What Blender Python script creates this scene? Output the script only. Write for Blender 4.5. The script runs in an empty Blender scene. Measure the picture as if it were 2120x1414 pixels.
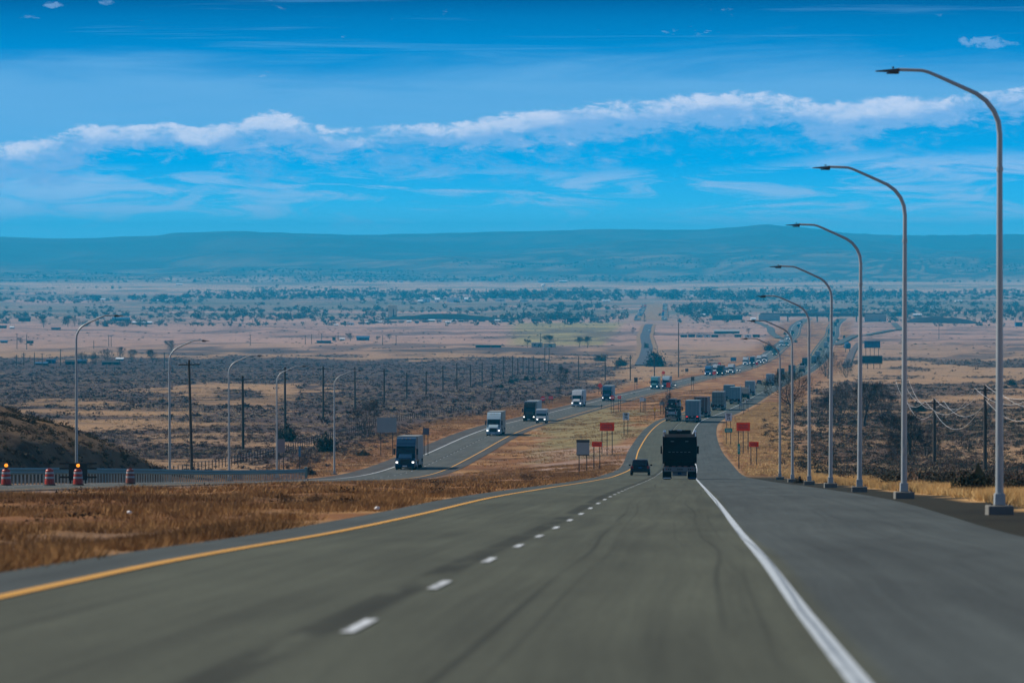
import bpy, bmesh, math, random
import numpy as np
from mathutils import Vector, Matrix

random.seed(11)
rng = np.random.default_rng(11)
C = bpy.context.scene.collection
R = math.radians
F = 10700.0            # focal length of the photograph in photo pixels
HOR = 500.0            # photo row of eye level


# ------------------------------------------------------------------ helpers
def pchip(pairs, q):
    x = np.array([p[0] for p in pairs], float)
    y = np.array([p[1] for p in pairs], float)
    h = np.diff(x)
    dl = np.diff(y) / h
    m = np.zeros_like(y)
    m[0], m[-1] = dl[0], dl[-1]
    for i in range(1, len(x) - 1):
        if dl[i - 1] * dl[i] > 0:
            w1, w2 = 2 * h[i] + h[i - 1], h[i] + 2 * h[i - 1]
            m[i] = (w1 + w2) / (w1 / dl[i - 1] + w2 / dl[i])
    q = np.clip(np.asarray(q, float), x[0], x[-1])
    i = np.clip(np.searchsorted(x, q) - 1, 0, len(h) - 1)
    t = (q - x[i]) / h[i]
    return ((2 * t**3 - 3 * t**2 + 1) * y[i] + (t**3 - 2 * t**2 + t) * h[i] * m[i]
            + (-2 * t**3 + 3 * t**2) * y[i + 1] + (t**3 - t**2) * h[i] * m[i + 1])


def sstep(a, b, x):
    t = np.clip((np.asarray(x, float) - a) / (b - a), 0, 1)
    return t * t * (3 - 2 * t)


def _hash(i, j, s):
    v = np.sin(i * 127.1 + j * 311.7 + s * 74.7) * 43758.5453
    return v - np.floor(v)


def vnoise(x, y, s=0):
    x = np.asarray(x, float)
    y = np.asarray(y, float)
    i, j = np.floor(x), np.floor(y)
    u, v = x - i, y - j
    u, v = u * u * (3 - 2 * u), v * v * (3 - 2 * v)
    a, b = _hash(i, j, s), _hash(i + 1, j, s)
    c, d = _hash(i, j + 1, s), _hash(i + 1, j + 1, s)
    return (a * (1 - u) + b * u) * (1 - v) + (c * (1 - u) + d * u) * v


def fbm(x, y, s=0, n=4):
    t, a, tot = 0, 1.0, 0
    for k in range(n):
        t = t + a * vnoise(x * 2**k, y * 2**k, s + 17 * k)
        tot += a
        a *= 0.5
    return t / tot


def srgb(r, g, b):
    f = lambda c: (c / 255 / 12.92) if c / 255 <= 0.04045 else ((c / 255 + 0.055) / 1.055) ** 2.4
    return (f(r), f(g), f(b))


# ------------------------------------------------------------------ the lie of the land
ROWS = [-40.0]
while ROWS[-1] < 26000:
    d_ = ROWS[-1]
    ROWS.append(d_ + (3.0 if d_ < 640 else max(3.0, d_ * 0.0085)))
ROWS = np.array(ROWS)
DROP = pchip([(-40, -.45), (0, 1.27), (40, 2.98), (63, 3.93), (94, 5.32), (123, 6.54), (162, 8.12), (223, 10.75), (334, 15.6), (390, 18.0), (475, 21.55),
              (600, 26.1), (731, 29.4), (980, 34.2), (1110, 36.8), (1246, 39.4), (1472, 43.7), (1669, 47.6),
              (1850, 51.0), (2000, 53.5), (2250, 57.8), (2530, 62), (2800, 65.5), (3500, 72.5), (4500, 80),
              (5500, 86), (7000, 92), (9000, 96.5), (11000, 99.5), (13000, 101), (26000, 101)], ROWS)
CX = pchip([(-40, -3.4), (0, -2.36), (40, -1.11), (63, -.29), (94, .66), (123, 1.62), (162, 2.93), (223, 4.9), (334, 8.5), (390, 10.4), (475, 13.3), (600, 17.8),
            (731, 21.7), (980, 32.2), (1110, 41.5), (1246, 51.2), (1472, 66.2), (1669, 79.3), (1790, 87.5),
            (2010, 103), (2200, 117.5), (2330, 128), (2730, 157), (3020, 178), (3400, 203), (3900, 237),
            (4300, 265), (5050, 313), (5500, 345), (7000, 470), (26000, 2200)], ROWS)
SEP = pchip([(-40, 32), (400, 32), (645, 31), (935, 32.6), (1270, 34.5), (1700, 34), (2300, 30), (2800, 28.5),
             (3500, 28.5), (4500, 32), (5500, 36.6), (26000, 36.6)], ROWS)
EX = pchip([(-40, .0), (330, .1), (645, 1.1), (935, 1.2), (1270, .9), (1700, .6), (2300, 0), (26000, 0)], ROWS)
SHR = pchip([(-40, 8.0), (60, 8.0), (150, 8.9), (250, 8.9), (470, 8.0), (700, 7.9), (1000, 7.2), (26000, 7.2)], ROWS)


def drop(d): return np.interp(d, ROWS, DROP)
def cx(d): return np.interp(d, ROWS, CX)
def sep(d): return np.interp(d, ROWS, SEP)
def ex(d): return np.interp(d, ROWS, EX)
def shr(d): return np.interp(d, ROWS, SHR)


MT = [(-2500, 486), (-1200, 492), (-400, 488), (0, 490), (120, 494), (330, 488), (362, 481.5), (480, 478), (600, 483), (720, 486), (850, 484), (1060, 479),
      (1250, 474), (1450, 476), (1520, 470.5), (1585, 464), (1650, 469), (1750, 482), (1850, 487), (2120, 485),
      (3300, 480), (4600, 488)]
FRONT_X = np.array([-44.0])


def gz(x, d):
    """height of the ground at (x, d)"""
    x = np.asarray(x, float)
    d = np.asarray(d, float)
    dr, c, s, e = drop(d), cx(d), sep(d), ex(d)
    off = x - c
    lo = off + s                                     # measured from the left carriageway centre
    # share of the left carriageway's extra drop
    w = 1 - sstep(0, 1, (lo - 6.0) / np.maximum(s - 13.0, 6.0))
    far_l = 1 - sstep(40, 200, -lo)
    z = -(dr + e * w * np.where(lo < 0, far_l, 1.0))
    # rolling ground away from the carriageways
    dist = np.maximum(np.maximum(off - 12.5, -lo - 9.0), 0)
    und = (fbm(x / 75 + 3.1, d / 170, 5, 4) - .5)
    z = z + und * np.minimum(dist * .05, 1.0) * (1.1 + np.clip(d - 700, 0, 4000) / 1300)
    # median: shallow swell with small lumps
    med = sstep(7.0, 10.5, lo) * sstep(5.8, 8.5, -off)
    z = z + med * ((vnoise(x / 7, d / 22, 9) - .5) * .35 - .12)
    # right hand side falls away a little behind the verge
    z = z - .15 * sstep(13, 24, off) * (1 - sstep(650, 900, d))
    # cut bank beyond the guard rail, left
    u = -lo - 11.2
    h = np.where(u < 2.4, 1.15 * np.maximum(u, 0), 2.76 + .42 * (u - 2.4))
    h = np.minimum(h, 9 + .02 * u) * sstep(290, 350, d) * (1 - sstep(430, 510, d))
    h = h * (.86 + .28 * vnoise(x / 6, d / 9, 31))
    z = z + np.where(u > 0, h, 0)
    # the mountains
    t = np.clip((d - 13000) / 9000, 0, 1.2)
    px = 1060 + F * x / np.maximum(d, 1)
    top = -(np.interp(px, [m[0] for m in MT], [m[1] for m in MT]) - HOR) * 22000 / F
    rid = (fbm(px / 330 + 5, d / 2600, 41, 4) - .5) * 95 * np.clip(t * 3, 0, 1) * (1 - sstep(.72, 1.0, t))
    crest = (vnoise(px / 7, d / 600, 77) - .5) * 5.5 * sstep(.8, 1, t)
    prof = np.where(t < 1, t ** 1.25, 1 - (t - 1) * 1.5)
    z = z + (top + 101) * prof * (t > 0) + rid + crest
    return z


def ground(x, d): return float(gz(np.array([x]), np.array([d]))[0])


def wz(d): return -float(drop(d))                   # right carriageway surface
def lz(d): return -float(drop(d) + ex(d))           # left carriageway surface


def px2x(px, d): return (px - 1060.0) * d / F


def solve(px, row, lo=60.0, hi=12800.0):
    """distance at which the ground shows at this photo pixel, found along a fine march from far to near"""
    ds = np.exp(np.linspace(math.log(lo), math.log(hi), 1500))
    xs = px2x(px, ds)
    rows = HOR - gz(xs, ds) * F / ds
    i = np.where((rows[:-1] >= row) & (rows[1:] < row))[0]
    if len(i) == 0:
        return float(ds[np.argmin(abs(rows - row))])
    k = i[-1]
    t = (rows[k] - row) / (rows[k] - rows[k + 1])
    return float(ds[k] + t * (ds[k + 1] - ds[k]))


# ------------------------------------------------------------------ materials
MATS = {}


class NT:
    def __init__(self, mat):
        self.t = mat.node_tree
        self.n = self.t.nodes
        self.l = self.t.links

    def add(self, typ, **kw):
        n = self.n.new(typ)
        for k, v in kw.items():
            setattr(n, k, v)
        return n

    def put(self, sock, v):
        if hasattr(v, 'node'):
            self.l.new(v, sock)
        elif v is not None:
            if isinstance(v, tuple) and len(v) == 3 and sock.type == 'RGBA':
                v = (*v, 1)
            sock.default_value = v

    def math(self, op, a, b=None, c=None, clamp=False):
        n = self.add('ShaderNodeMath', operation=op)
        n.use_clamp = clamp
        self.put(n.inputs[0], a)
        if b is not None: self.put(n.inputs[1], b)
        if c is not None: self.put(n.inputs[2], c)
        return n.outputs[0]

    def ss(self, a, b, x):
        n = self.add('ShaderNodeMapRange', interpolation_type='SMOOTHSTEP')
        self.put(n.inputs[0], x)
        self.put(n.inputs[1], a)
        self.put(n.inputs[2], b)
        return n.outputs[0]

    def mix(self, f, a, b, blend='MIX'):
        n = self.add('ShaderNodeMix', data_type='RGBA', blend_type=blend)
        self.put(n.inputs[0], f)
        self.put(n.inputs[6], a)
        self.put(n.inputs[7], b)
        return n.outputs[2]

    def noise(self, vec, scale, detail=4, rough=.55, dist=0):
        n = self.add('ShaderNodeTexNoise')
        if vec is not None: self.l.new(vec, n.inputs['Vector'])
        n.inputs['Scale'].default_value = scale
        n.inputs['Detail'].default_value = detail
        n.inputs['Roughness'].default_value = rough
        n.inputs['Distortion'].default_value = dist
        return n.outputs[0]

    def xyz(self, a, b, c=0.0):
        n = self.add('ShaderNodeCombineXYZ')
        self.put(n.inputs[0], a)
        self.put(n.inputs[1], b)
        self.put(n.inputs[2], c)
        return n.outputs[0]

    def ramp(self, f, stops, interp='LINEAR'):
        n = self.add('ShaderNodeValToRGB')
        n.color_ramp.interpolation = interp
        e = n.color_ramp.elements
        while len(e) < len(stops): e.new(.5)
        for s, el in zip(stops, e):
            el.position = s[0]
            el.color = (*s[1], 1)
        self.put(n.inputs[0], f)
        return n.outputs[0]

    def curve(self, f, pts):
        n = self.add('ShaderNodeFloatCurve')
        self.put(n.inputs[1], f)
        c = n.mapping.curves[0]
        while len(c.points) < len(pts): c.points.new(.5, .5)
        for p, q in zip(c.points, pts):
            p.location = q
            p.handle_type = 'AUTO'
        n.mapping.update()
        return n.outputs[0]


def new_mat(name):
    m = bpy.data.materials.new(name)
    m.use_nodes = True
    m.node_tree.nodes.clear()
    k = NT(m)
    out = k.add('ShaderNodeOutputMaterial')
    b = k.add('ShaderNodeBsdfPrincipled')
    k.l.new(b.outputs[0], out.inputs[0])
    return m, k, b


def pm(name, col, rough=.6, metal=0.0, var=.18, scale=2.0, spec=.5, emit=None, coat=0.0):
    """plain procedural material: base colour broken up by noise"""
    if name in MATS: return MATS[name]
    m, k, b = new_mat(name)
    tc = k.add('ShaderNodeTexCoord').outputs['Object']
    n = k.noise(tc, scale, 5, .6)
    f = k.math('MULTIPLY_ADD', n, 2 * var, 1 - var)
    mx = k.add('ShaderNodeVectorMath', operation='SCALE')
    mx.inputs[0].default_value = col
    k.l.new(f, mx.inputs['Scale'])
    k.l.new(mx.outputs[0], b.inputs['Base Color'])
    k.put(b.inputs['Roughness'], k.math('MULTIPLY_ADD', n, .2, rough - .1))
    b.inputs['Metallic'].default_value = metal
    b.inputs['Specular IOR Level'].default_value = spec
    b.inputs['Coat Weight'].default_value = coat
    if emit:
        b.inputs['Emission Color'].default_value = (*emit[0], 1)
        b.inputs['Emission Strength'].default_value = emit[1]
    MATS[name] = m
    return m


# ------------------------------------------------------------------ objects
def tag(o, label=None, cat=None, group=None, kind=None):
    if label: o['label'] = label
    if cat: o['category'] = cat
    if group: o['group'] = group
    if kind: o['kind'] = kind
    return o


def link(name, me, m=None, parent=None):
    o = bpy.data.objects.new(name, me)
    C.objects.link(o)
    if parent is not None: o.parent = parent
    if m is not None and me is not None:
        if not me.materials: me.materials.append(m)
        o.material_slots[0].link = 'OBJECT'
        o.material_slots[0].material = m
    return o


def empty(name, loc, label=None, cat=None, group=None, rz=0.0):
    o = bpy.data.objects.new(name, None)
    o.empty_display_size = .5
    C.objects.link(o)
    o.location = loc
    o.rotation_euler = (0, 0, rz)
    return tag(o, label, cat, group)


class MB:
    """collects shapes, then becomes one mesh"""
    def __init__(self): self.bm = bmesh.new()

    def box(self, x0, x1, y0, y1, z0, z1, bev=0.0, taper=None):
        r = bmesh.ops.create_cube(self.bm, size=1)
        for v in r['verts']:
            s = 1.0
            if taper and v.co.z > 0: s = taper
            v.co = Vector(((x0 + x1) / 2 + v.co.x * (x1 - x0) * s, (y0 + y1) / 2 + v.co.y * (y1 - y0) * s, z0 + (v.co.z + .5) * (z1 - z0)))
        if bev:
            es = list({e for v in r['verts'] for e in v.link_edges})
            bmesh.ops.bevel(self.bm, geom=es, offset=bev, segments=2, affect='EDGES', profile=.7)
        return self

    def prism(self, prof, x0, x1, bev=0.0, scale1=None):
        """profile in the YZ plane swept along X"""
        a = [self.bm.verts.new((x0, p[0], p[1])) for p in prof]
        b = [self.bm.verts.new((x1, p[0], p[1])) for p in prof]
        n = len(prof)
        fs = [self.bm.faces.new(a), self.bm.faces.new(b[::-1])]
        for i in range(n):
            fs.append(self.bm.faces.new((a[(i + 1) % n], a[i], b[i], b[(i + 1) % n])))
        bmesh.ops.recalc_face_normals(self.bm, faces=fs)
        if bev:
            es = list({e for f in fs for e in f.edges})
            bmesh.ops.bevel(self.bm, geom=es, offset=bev, segments=2, affect='EDGES', profile=.7)
        return self

    def tube(self, pts, rads, n=8, cap=True):
        pts = [Vector(p) for p in pts]
        if not hasattr(rads, '__len__'): rads = [rads] * len(pts)
        prev = None
        up = Vector((0.0123, 0.9, .41)).normalized()
        for i, p in enumerate(pts):
            t = (pts[min(i + 1, len(pts) - 1)] - pts[max(i - 1, 0)]).normalized()
            if abs(t.dot(up)) > .95: up = Vector((1, 0, 0))
            u = t.cross(up).normalized()
            w = t.cross(u)
            ring = [self.bm.verts.new(p + (u * math.cos(2 * math.pi * k / n) + w * math.sin(2 * math.pi * k / n)) * rads[i]) for k in range(n)]
            if prev:
                for k in range(n):
                    self.bm.faces.new((prev[k], prev[(k + 1) % n], ring[(k + 1) % n], ring[k]))
            elif cap:
                self.bm.faces.new(ring[::-1])
            prev = ring
        if cap: self.bm.faces.new(prev)
        return self

    def cyl(self, c, axis, r, h, n=16, bev=0):
        a = Vector(c)
        ax = Vector(axis).normalized()
        return self.tube([a - ax * h / 2, a + ax * h / 2], r, n)

    def quad(self, *p):
        self.bm.faces.new([self.bm.verts.new(q) for q in p])
        return self

    def mesh(self, name, smooth=False):  # smooth meshes are built from open tubes
        bmesh.ops.recalc_face_normals(self.bm, faces=self.bm.faces)
        me = bpy.data.meshes.new(name)
        self.bm.to_mesh(me)
        self.bm.free()
        if smooth:
            for p in me.polygons: p.use_smooth = True
        return me


MESH = {}


def part(key, name, fn, m, parent, smooth=False):
    """a part whose mesh data is shared by every copy"""
    if key not in MESH:
        b = MB()
        fn(b)
        MESH[key] = b.mesh(name, smooth)
    return link(name, MESH[key], m, parent)


def np_mesh(name, verts, faces):
    """fast mesh from arrays; faces (n, k)"""
    me = bpy.data.meshes.new(name)
    faces = np.asarray(faces, np.int32)
    k = faces.shape[1]
    me.vertices.add(len(verts))
    me.vertices.foreach_set('co', np.asarray(verts, np.float32).ravel())
    me.loops.add(faces.size)
    me.loops.foreach_set('vertex_index', faces.ravel())
    me.polygons.add(len(faces))
    me.polygons.foreach_set('loop_start', np.arange(0, faces.size, k, dtype=np.int32))
    me.polygons.foreach_set('loop_total', np.full(len(faces), k, np.int32))
    me.update(calc_edges=True)
    return me


def grid_faces(nr, nc):
    i = np.arange((nr - 1) * nc).reshape(nr - 1, nc)[:, :-1].ravel()
    return np.stack([i, i + 1, i + nc + 1, i + nc], 1)
# ------------------------------------------------------------------ ground sheet
def zone_colour(x, d):
    """what grows or lies where: tan grass, sage brush, rusty verge grass, gravel, fields"""
    px = 1060 + F * x / np.maximum(d, 1)
    row = HOR + F * drop(d) / np.maximum(d, 1)
    row0, px0 = row, px
    off = x - cx(d)
    lo = off + sep(d)
    row = row + (fbm(px / 170 + 1, row / 16, 63) - .5) * np.clip((row - 690) * .9, 0, 120)
    px = px + (fbm(px / 90 + 5, row / 10, 64) - .5) * 420
    n1 = fbm(x / 26, d / 60, 3)
    n2 = fbm(x / 90 + 7, d / 330, 4)
    n3 = fbm(x / 6, d / 9, 6)
    tan = np.array([.185, .120, .070])
    rust = np.array([.120, .056, .023])
    straw = np.array([.30, .19, .085])
    sage = np.array([.036, .025, .026])
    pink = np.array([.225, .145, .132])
    field = np.array([.15, .135, .055])
    dirt = np.array([.21, .15, .125])
    grav = np.array([.015, .0155, .0115])
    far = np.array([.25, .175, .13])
    wood = np.array([.010, .020, .016])
    bank = np.array([.070, .046, .027])
    brush = np.zeros_like(d)

    def zone(r0, r1, p0, p1, k, soft=10, softp=60):
        return k * sstep(r0 - soft, r0 + soft, row) * (1 - sstep(r1 - soft, r1 + soft, row)) * sstep(p0 - softp, p0 + softp, px) * (1 - sstep(p1 - softp, p1 + softp, px))
    left = lo < -9
    right = off > 12
    for z in [(742, 822, -3000, 1300, .80), (715, 742, 260, 1330, .62), (838, 985, 600, 1330, .75), (800, 900, 690, 1400, .85),
              (775, 990, 1400, 5000, .58), (735, 760, 1560, 5000, .75), (690, 712, 1700, 5000, .45), (715, 760, 1300, 1480, .55),
              (822, 940, -3000, 660, .56), (690, 720, -3000, 240, .4), (985, 1035, 1400, 5000, .6)]:
        brush = np.maximum(brush, zone(*z))
    brush = brush * np.where(left | right, 1, 0)
    brush = brush * sstep(12, 22, np.maximum(off, 0) + np.maximum(-lo + 2, 0))
    bm = sstep(.0, .16, brush - (1 - (.62 * n1 + .38 * n2)) * .98 + .04 * (n3 - .5))
    w = lambda a, b, m: a * (1 - m[..., None]) + b * m[..., None]
    one = np.ones(x.shape + (3,))
    col = one * tan
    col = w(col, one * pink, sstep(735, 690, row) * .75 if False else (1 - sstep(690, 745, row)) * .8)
    fz = sstep(664, 672, row0) * (1 - sstep(710, 720, row0)) * sstep(1040, 1080, px0) * (1 - sstep(-6, 10, px0 - 1285 + (row0 - 668) * .9))
    col = w(col, one * field * (.75 + .5 * n2[..., None]), fz * .9)
    col = w(col, one * np.array([.085, .085, .075]), sstep(603, 612, row0) * (1 - sstep(648, 668, row0)) * sstep(.36, .56, fbm(px / 160, row0 / 3.4, 67)) * .85)
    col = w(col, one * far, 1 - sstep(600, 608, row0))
    sg = w(one * sage, one * np.array([.055, .036, .027]), (off > 12) * 1.0)
    col = w(col, sg, bm * (.55 + .4 * sstep(620, 760, row)))
    stripes = sstep(.50, .62, fbm(px / 150 + 2, row / 3.2, 12)) * (1 - sstep(640, 690, row)) * sstep(583, 592, row)
    col = w(col, one * np.array([.07, .07, .055]), stripes * .75)
    stripes2 = sstep(.50, .66, fbm(px / 130 + 9, row / 3.6, 14)) * (1 - sstep(730, 750, row)) * sstep(660, 690, row) * (left | right)
    col = w(col, one * sage * 1.3, stripes2 * .7)
    # verges of rusty dry grass
    vl = sstep(-24, -12, lo) * (lo < -6.7) * sstep(430, 520, d)
    vm = ((lo > 5) & (off < -4.5)) * 1.0
    vr = (off > 8) * (1 - sstep(14, 24, off))
    v = np.maximum(np.maximum(vl, vm), vr)
    vn = fbm(x / 5 + 4, d / 11, 21)
    vcol = w(one * rust, one * straw, sstep(.48, .70, vn) * .5)
    vcol = w(vcol, one * dirt, zone(880, 985, 1090, 1330, .9, 12, 30) * sstep(.35, .5, vn) * vm)
    vcol = w(vcol, one * dirt * .8, zone(1075, 1115, 100, 700, .45, 18, 60) * sstep(.45, .6, fbm(x / 4, d / 25, 33)) * vm)
    vcol = w(vcol, one * np.array([.13, .11, .055]), zone(845, 925, 1110, 1310, .95, 12, 30) * vm)
    vcol = w(vcol, one * straw * 1.15, vr * (1 - sstep(330, 480, d)))
    col = w(col, vcol, v * (1 - sstep(5200, 6200, d)))
    # gravel strip right of the pavement
    gr = ((off > 6) & (off < 11.6 + 1.2 * (n3 - .5))) * (1 - sstep(420, 520, d))
    col = w(col, one * grav, gr)
    gl = ((lo > 4.5) & (lo < 7.4)) * (1 - sstep(560, 640, d)) * 1.0
    col = w(col, one * np.array([.11, .09, .085]), gl * .85)
    # dark forested mountains
    col = w(col, one * wood, sstep(587, 579, row + 14 * (fbm(px / 220, d / 1500, 51) - .5)) if False else (1 - sstep(578, 588, row + 16 * (fbm(px / 200, d / 900, 51) - .5))) * .93)
    spk = sstep(.55, .70, vnoise(px / 26, d / 260, 55)) * (1 - sstep(583, 590, row)) * (1 - sstep(15000, 18500, d))
    col = w(col, one * far * .9, spk * .42)
    sp2 = sstep(.52, .66, fbm(px / 120, d / 700, 57)) * (d > 13500)
    col = w(col, one * far * .5, sp2 * .22)
    bk = sstep(-.5, .5, -lo - 11.2) * (1 - sstep(14, 30, -lo - 11.2)) * sstep(300, 340, d) * (1 - sstep(450, 520, d))
    col = w(col, one * bank * (.7 + .9 * n3[..., None]), bk * .9)
    return col, bm


def build_ground():
    nL, nR = 96, 74
    cols = []
    tl = np.linspace(1, 0, nL) ** 1.7
    tr = np.linspace(0, 1, nR) ** 1.7
    c, s = CX, SEP
    lo_edge = c - s - 7.0
    hi_edge = c + SHR
    left_far = -(90 + .155 * np.maximum(ROWS, 0))
    right_far = 80 + .155 * np.maximum(ROWS, 0) + np.maximum(c, 0) * .2
    for t in tl: cols.append(lo_edge + (np.minimum(left_far, lo_edge - 60) - lo_edge) * t)
    for k in np.linspace(0, 1, 5)[1:]: cols.append(lo_edge + (c - s + 5.3 - lo_edge) * k)
    for k in np.linspace(0, 1, 16)[1:]: cols.append(c - s + 5.3 + (s - 5.3 - 5.1) * k)
    for k in np.linspace(0, 1, 5)[1:]: cols.append(c - 5.1 + (hi_edge - c + 5.1) * k)
    for k in (.6, 1.2, 1.9, 2.7, 3.6, 4.6): cols.append(hi_edge + k)
    for t in tr[1:]: cols.append(hi_edge + 4.6 + (np.maximum(right_far, hi_edge + 60) - hi_edge - 4.6) * t)
    X = np.stack(cols, 1)
    D = np.repeat(ROWS[:, None], X.shape[1], 1)
    Z = gz(X, D)
    me = np_mesh('ground', np.stack([X, D, Z], -1).reshape(-1, 3), grid_faces(*X.shape))
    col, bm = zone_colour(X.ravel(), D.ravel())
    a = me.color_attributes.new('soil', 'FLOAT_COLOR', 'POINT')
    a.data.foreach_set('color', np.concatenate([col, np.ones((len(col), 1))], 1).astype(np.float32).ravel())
    me.polygons.foreach_set('use_smooth', np.ones(len(me.polygons), bool))
    m, k, b = new_mat('dry_ground')
    at = k.add('ShaderNodeAttribute', attribute_name='soil')
    g = k.add('ShaderNodeNewGeometry').outputs['Position']
    n1 = k.noise(g, .9, 6, .65)
    n2 = k.noise(g, .055, 6, .6)
    n3 = k.noise(g, .004, 6, .6)
    f = k.math('MULTIPLY', k.math('MULTIPLY_ADD', n1, 2.2, -.08, clamp=False), k.math('MULTIPLY', k.math('MULTIPLY_ADD', n2, 3.2, -.6), k.math('MULTIPLY_ADD', n3, 2.2, -.1)))
    mx = k.mix(1.0, at.outputs['Color'], k.ramp(f, [(0, (.18, .16, .16)), (.5, (.78, .74, .72)), (1, (1.5, 1.42, 1.3))]), 'MULTIPLY')
    k.put(b.inputs['Base Color'], mx)
    b.inputs['Roughness'].default_value = .95
    b.inputs['Specular IOR Level'].default_value = .1
    bp = k.add('ShaderNodeBump')
    bp.inputs['Strength'].default_value = .6
    bp.inputs['Distance'].default_value = .25
    k.l.new(k.noise(g, 2.2, 5, .7), bp.inputs['Height'])
    k.l.new(bp.outputs[0], b.inputs['Normal'])
    o = link('ground', me, m)
    tag(o, 'dry grass and brush plain rising to blue mountains', None, None, 'structure')
    return o


build_ground()


# ------------------------------------------------------------------ roads
def strip(name, offs, zs, m, d0, d1, base_x, base_z, lift, parent=None):
    """a sheet along the road; offs = list of offsets (numbers or arrays over the rows)"""
    i = np.where((ROWS >= d0) & (ROWS <= d1))[0]
    rr = ROWS[i]
    if rr[0] > d0 + .01: rr = np.concatenate([[d0], rr])
    if rr[-1] < d1 - .01: rr = np.concatenate([rr, [d1]])
    bx, bz = base_x(rr), base_z(rr)
    X = np.stack([bx + (o(rr) if callable(o) else o) for o in offs], 1)
    D = np.repeat(rr[:, None], len(offs), 1)
    Z = np.repeat((bz + lift)[:, None], len(offs), 1)
    me = np_mesh(name, np.stack([X, D, Z], -1).reshape(-1, 3), grid_faces(*X.shape))
    uv = me.uv_layers.new(name='road')
    O = (X - bx[:, None]).ravel()
    vi = np.empty(len(me.loops), np.int32)
    me.loops.foreach_get('vertex_index', vi)
    uv.data.foreach_set('uv', np.stack([O[vi], D.ravel()[vi]], 1).astype(np.float32).ravel())
    return link(name, me, m, parent)


def asphalt(name, lane, shoulder, w):
    m, k, b = new_mat(name)
    uv = k.add('ShaderNodeUVMap', uv_map='road').outputs[0]
    sp = k.add('ShaderNodeSeparateXYZ')
    k.l.new(uv, sp.inputs[0])
    u, v = sp.outputs[0], sp.outputs[1]
    fine = k.noise(k.xyz(u, k.math('MULTIPLY', v, .35)), 13, 7, .75)
    patch = k.noise(k.xyz(k.math('MULTIPLY', u, .5), k.math('MULTIPLY', v, .05)), 1.0, 5, .6)
    wob = k.math('MULTIPLY_ADD', k.noise(k.xyz(0.0, k.math('MULTIPLY', v, .02)), 1, 2), 1.2, -.6)
    streak = k.noise(k.xyz(k.math('ADD', u, wob), k.math('MULTIPLY', v, .006)), 2.6, 6, .72)
    sh = k.math('MAXIMUM', k.ss(3.5, 3.7, u), k.ss(-3.72, -3.95, u))
    base = k.mix(sh, lane, shoulder)
    f = k.math('MULTIPLY', k.math('MULTIPLY_ADD', patch, 1.2, .40), k.math('MULTIPLY', k.math('MULTIPLY_ADD', streak, 1.15, .43), k.math('MULTIPLY_ADD', fine, 1.1, .45)))
    # tar seam left of the dashes, thin tyre marks in the right lane
    seam = k.math('MULTIPLY', k.ss(.24, .10, k.math('ABSOLUTE', k.math('ADD', u, .26))), k.ss(.30, .52, k.noise(k.xyz(k.math('MULTIPLY', u, 1.4), k.math('MULTIPLY', v, .16)), 1.0, 4)))
    dark = k.math('MULTIPLY_ADD', seam, -.50, 1.0)
    tw = k.math('MULTIPLY_ADD', k.noise(k.xyz(0.0, k.math('MULTIPLY', v, .011), 3.0), 1, 2), 1.5, -.75)
    for c0, wd, st in ((1.05, .055, .4), (1.32, .04, .25), (2.75, .05, .38), (3.05, .04, .33), (2.3, .03, .25), (-1.2, .06, .16), (-2.6, .06, .16)):
        q = k.math('ABSOLUTE', k.math('SUBTRACT', k.math('ADD', u, k.math('MULTIPLY', tw, .5 + .2 * c0)), c0))
        vis = k.ss(.35, .65, k.noise(k.xyz(c0 * 5.0, k.math('MULTIPLY', v, .02)), 1, 3))
        dark = k.math('MULTIPLY', dark, k.math('MULTIPLY_ADD', k.math('MULTIPLY', k.ss(wd, wd * .3, q), vis), -st, 1.0))
    # old tyre arcs crossing the shoulder
    arc = k.math('ABSOLUTE', k.math('SUBTRACT', k.noise(k.xyz(k.math('MULTIPLY', u, .35), k.math('MULTIPLY', v, .012), 9.0), 1.0, 1), .5))
    dark = k.math('MULTIPLY', dark, k.math('MULTIPLY_ADD', k.math('MULTIPLY', k.ss(.010, .002, arc), sh), -.10, 1.0))
    tot = k.math('MULTIPLY', f, dark)
    sc = k.add('ShaderNodeVectorMath', operation='SCALE')
    k.l.new(base, sc.inputs[0])
    k.l.new(tot, sc.inputs['Scale'])
    k.l.new(sc.outputs[0], b.inputs['Base Color'])
    b.inputs['Roughness'].default_value = .88
    b.inputs['Specular IOR Level'].default_value = .12
    bp = k.add('ShaderNodeBump')
    bp.inputs['Strength'].default_value = .35
    bp.inputs['Distance'].default_value = .02
    k.l.new(fine, bp.inputs['Height'])
    k.l.new(bp.outputs[0], b.inputs['Normal'])
    return m


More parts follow.
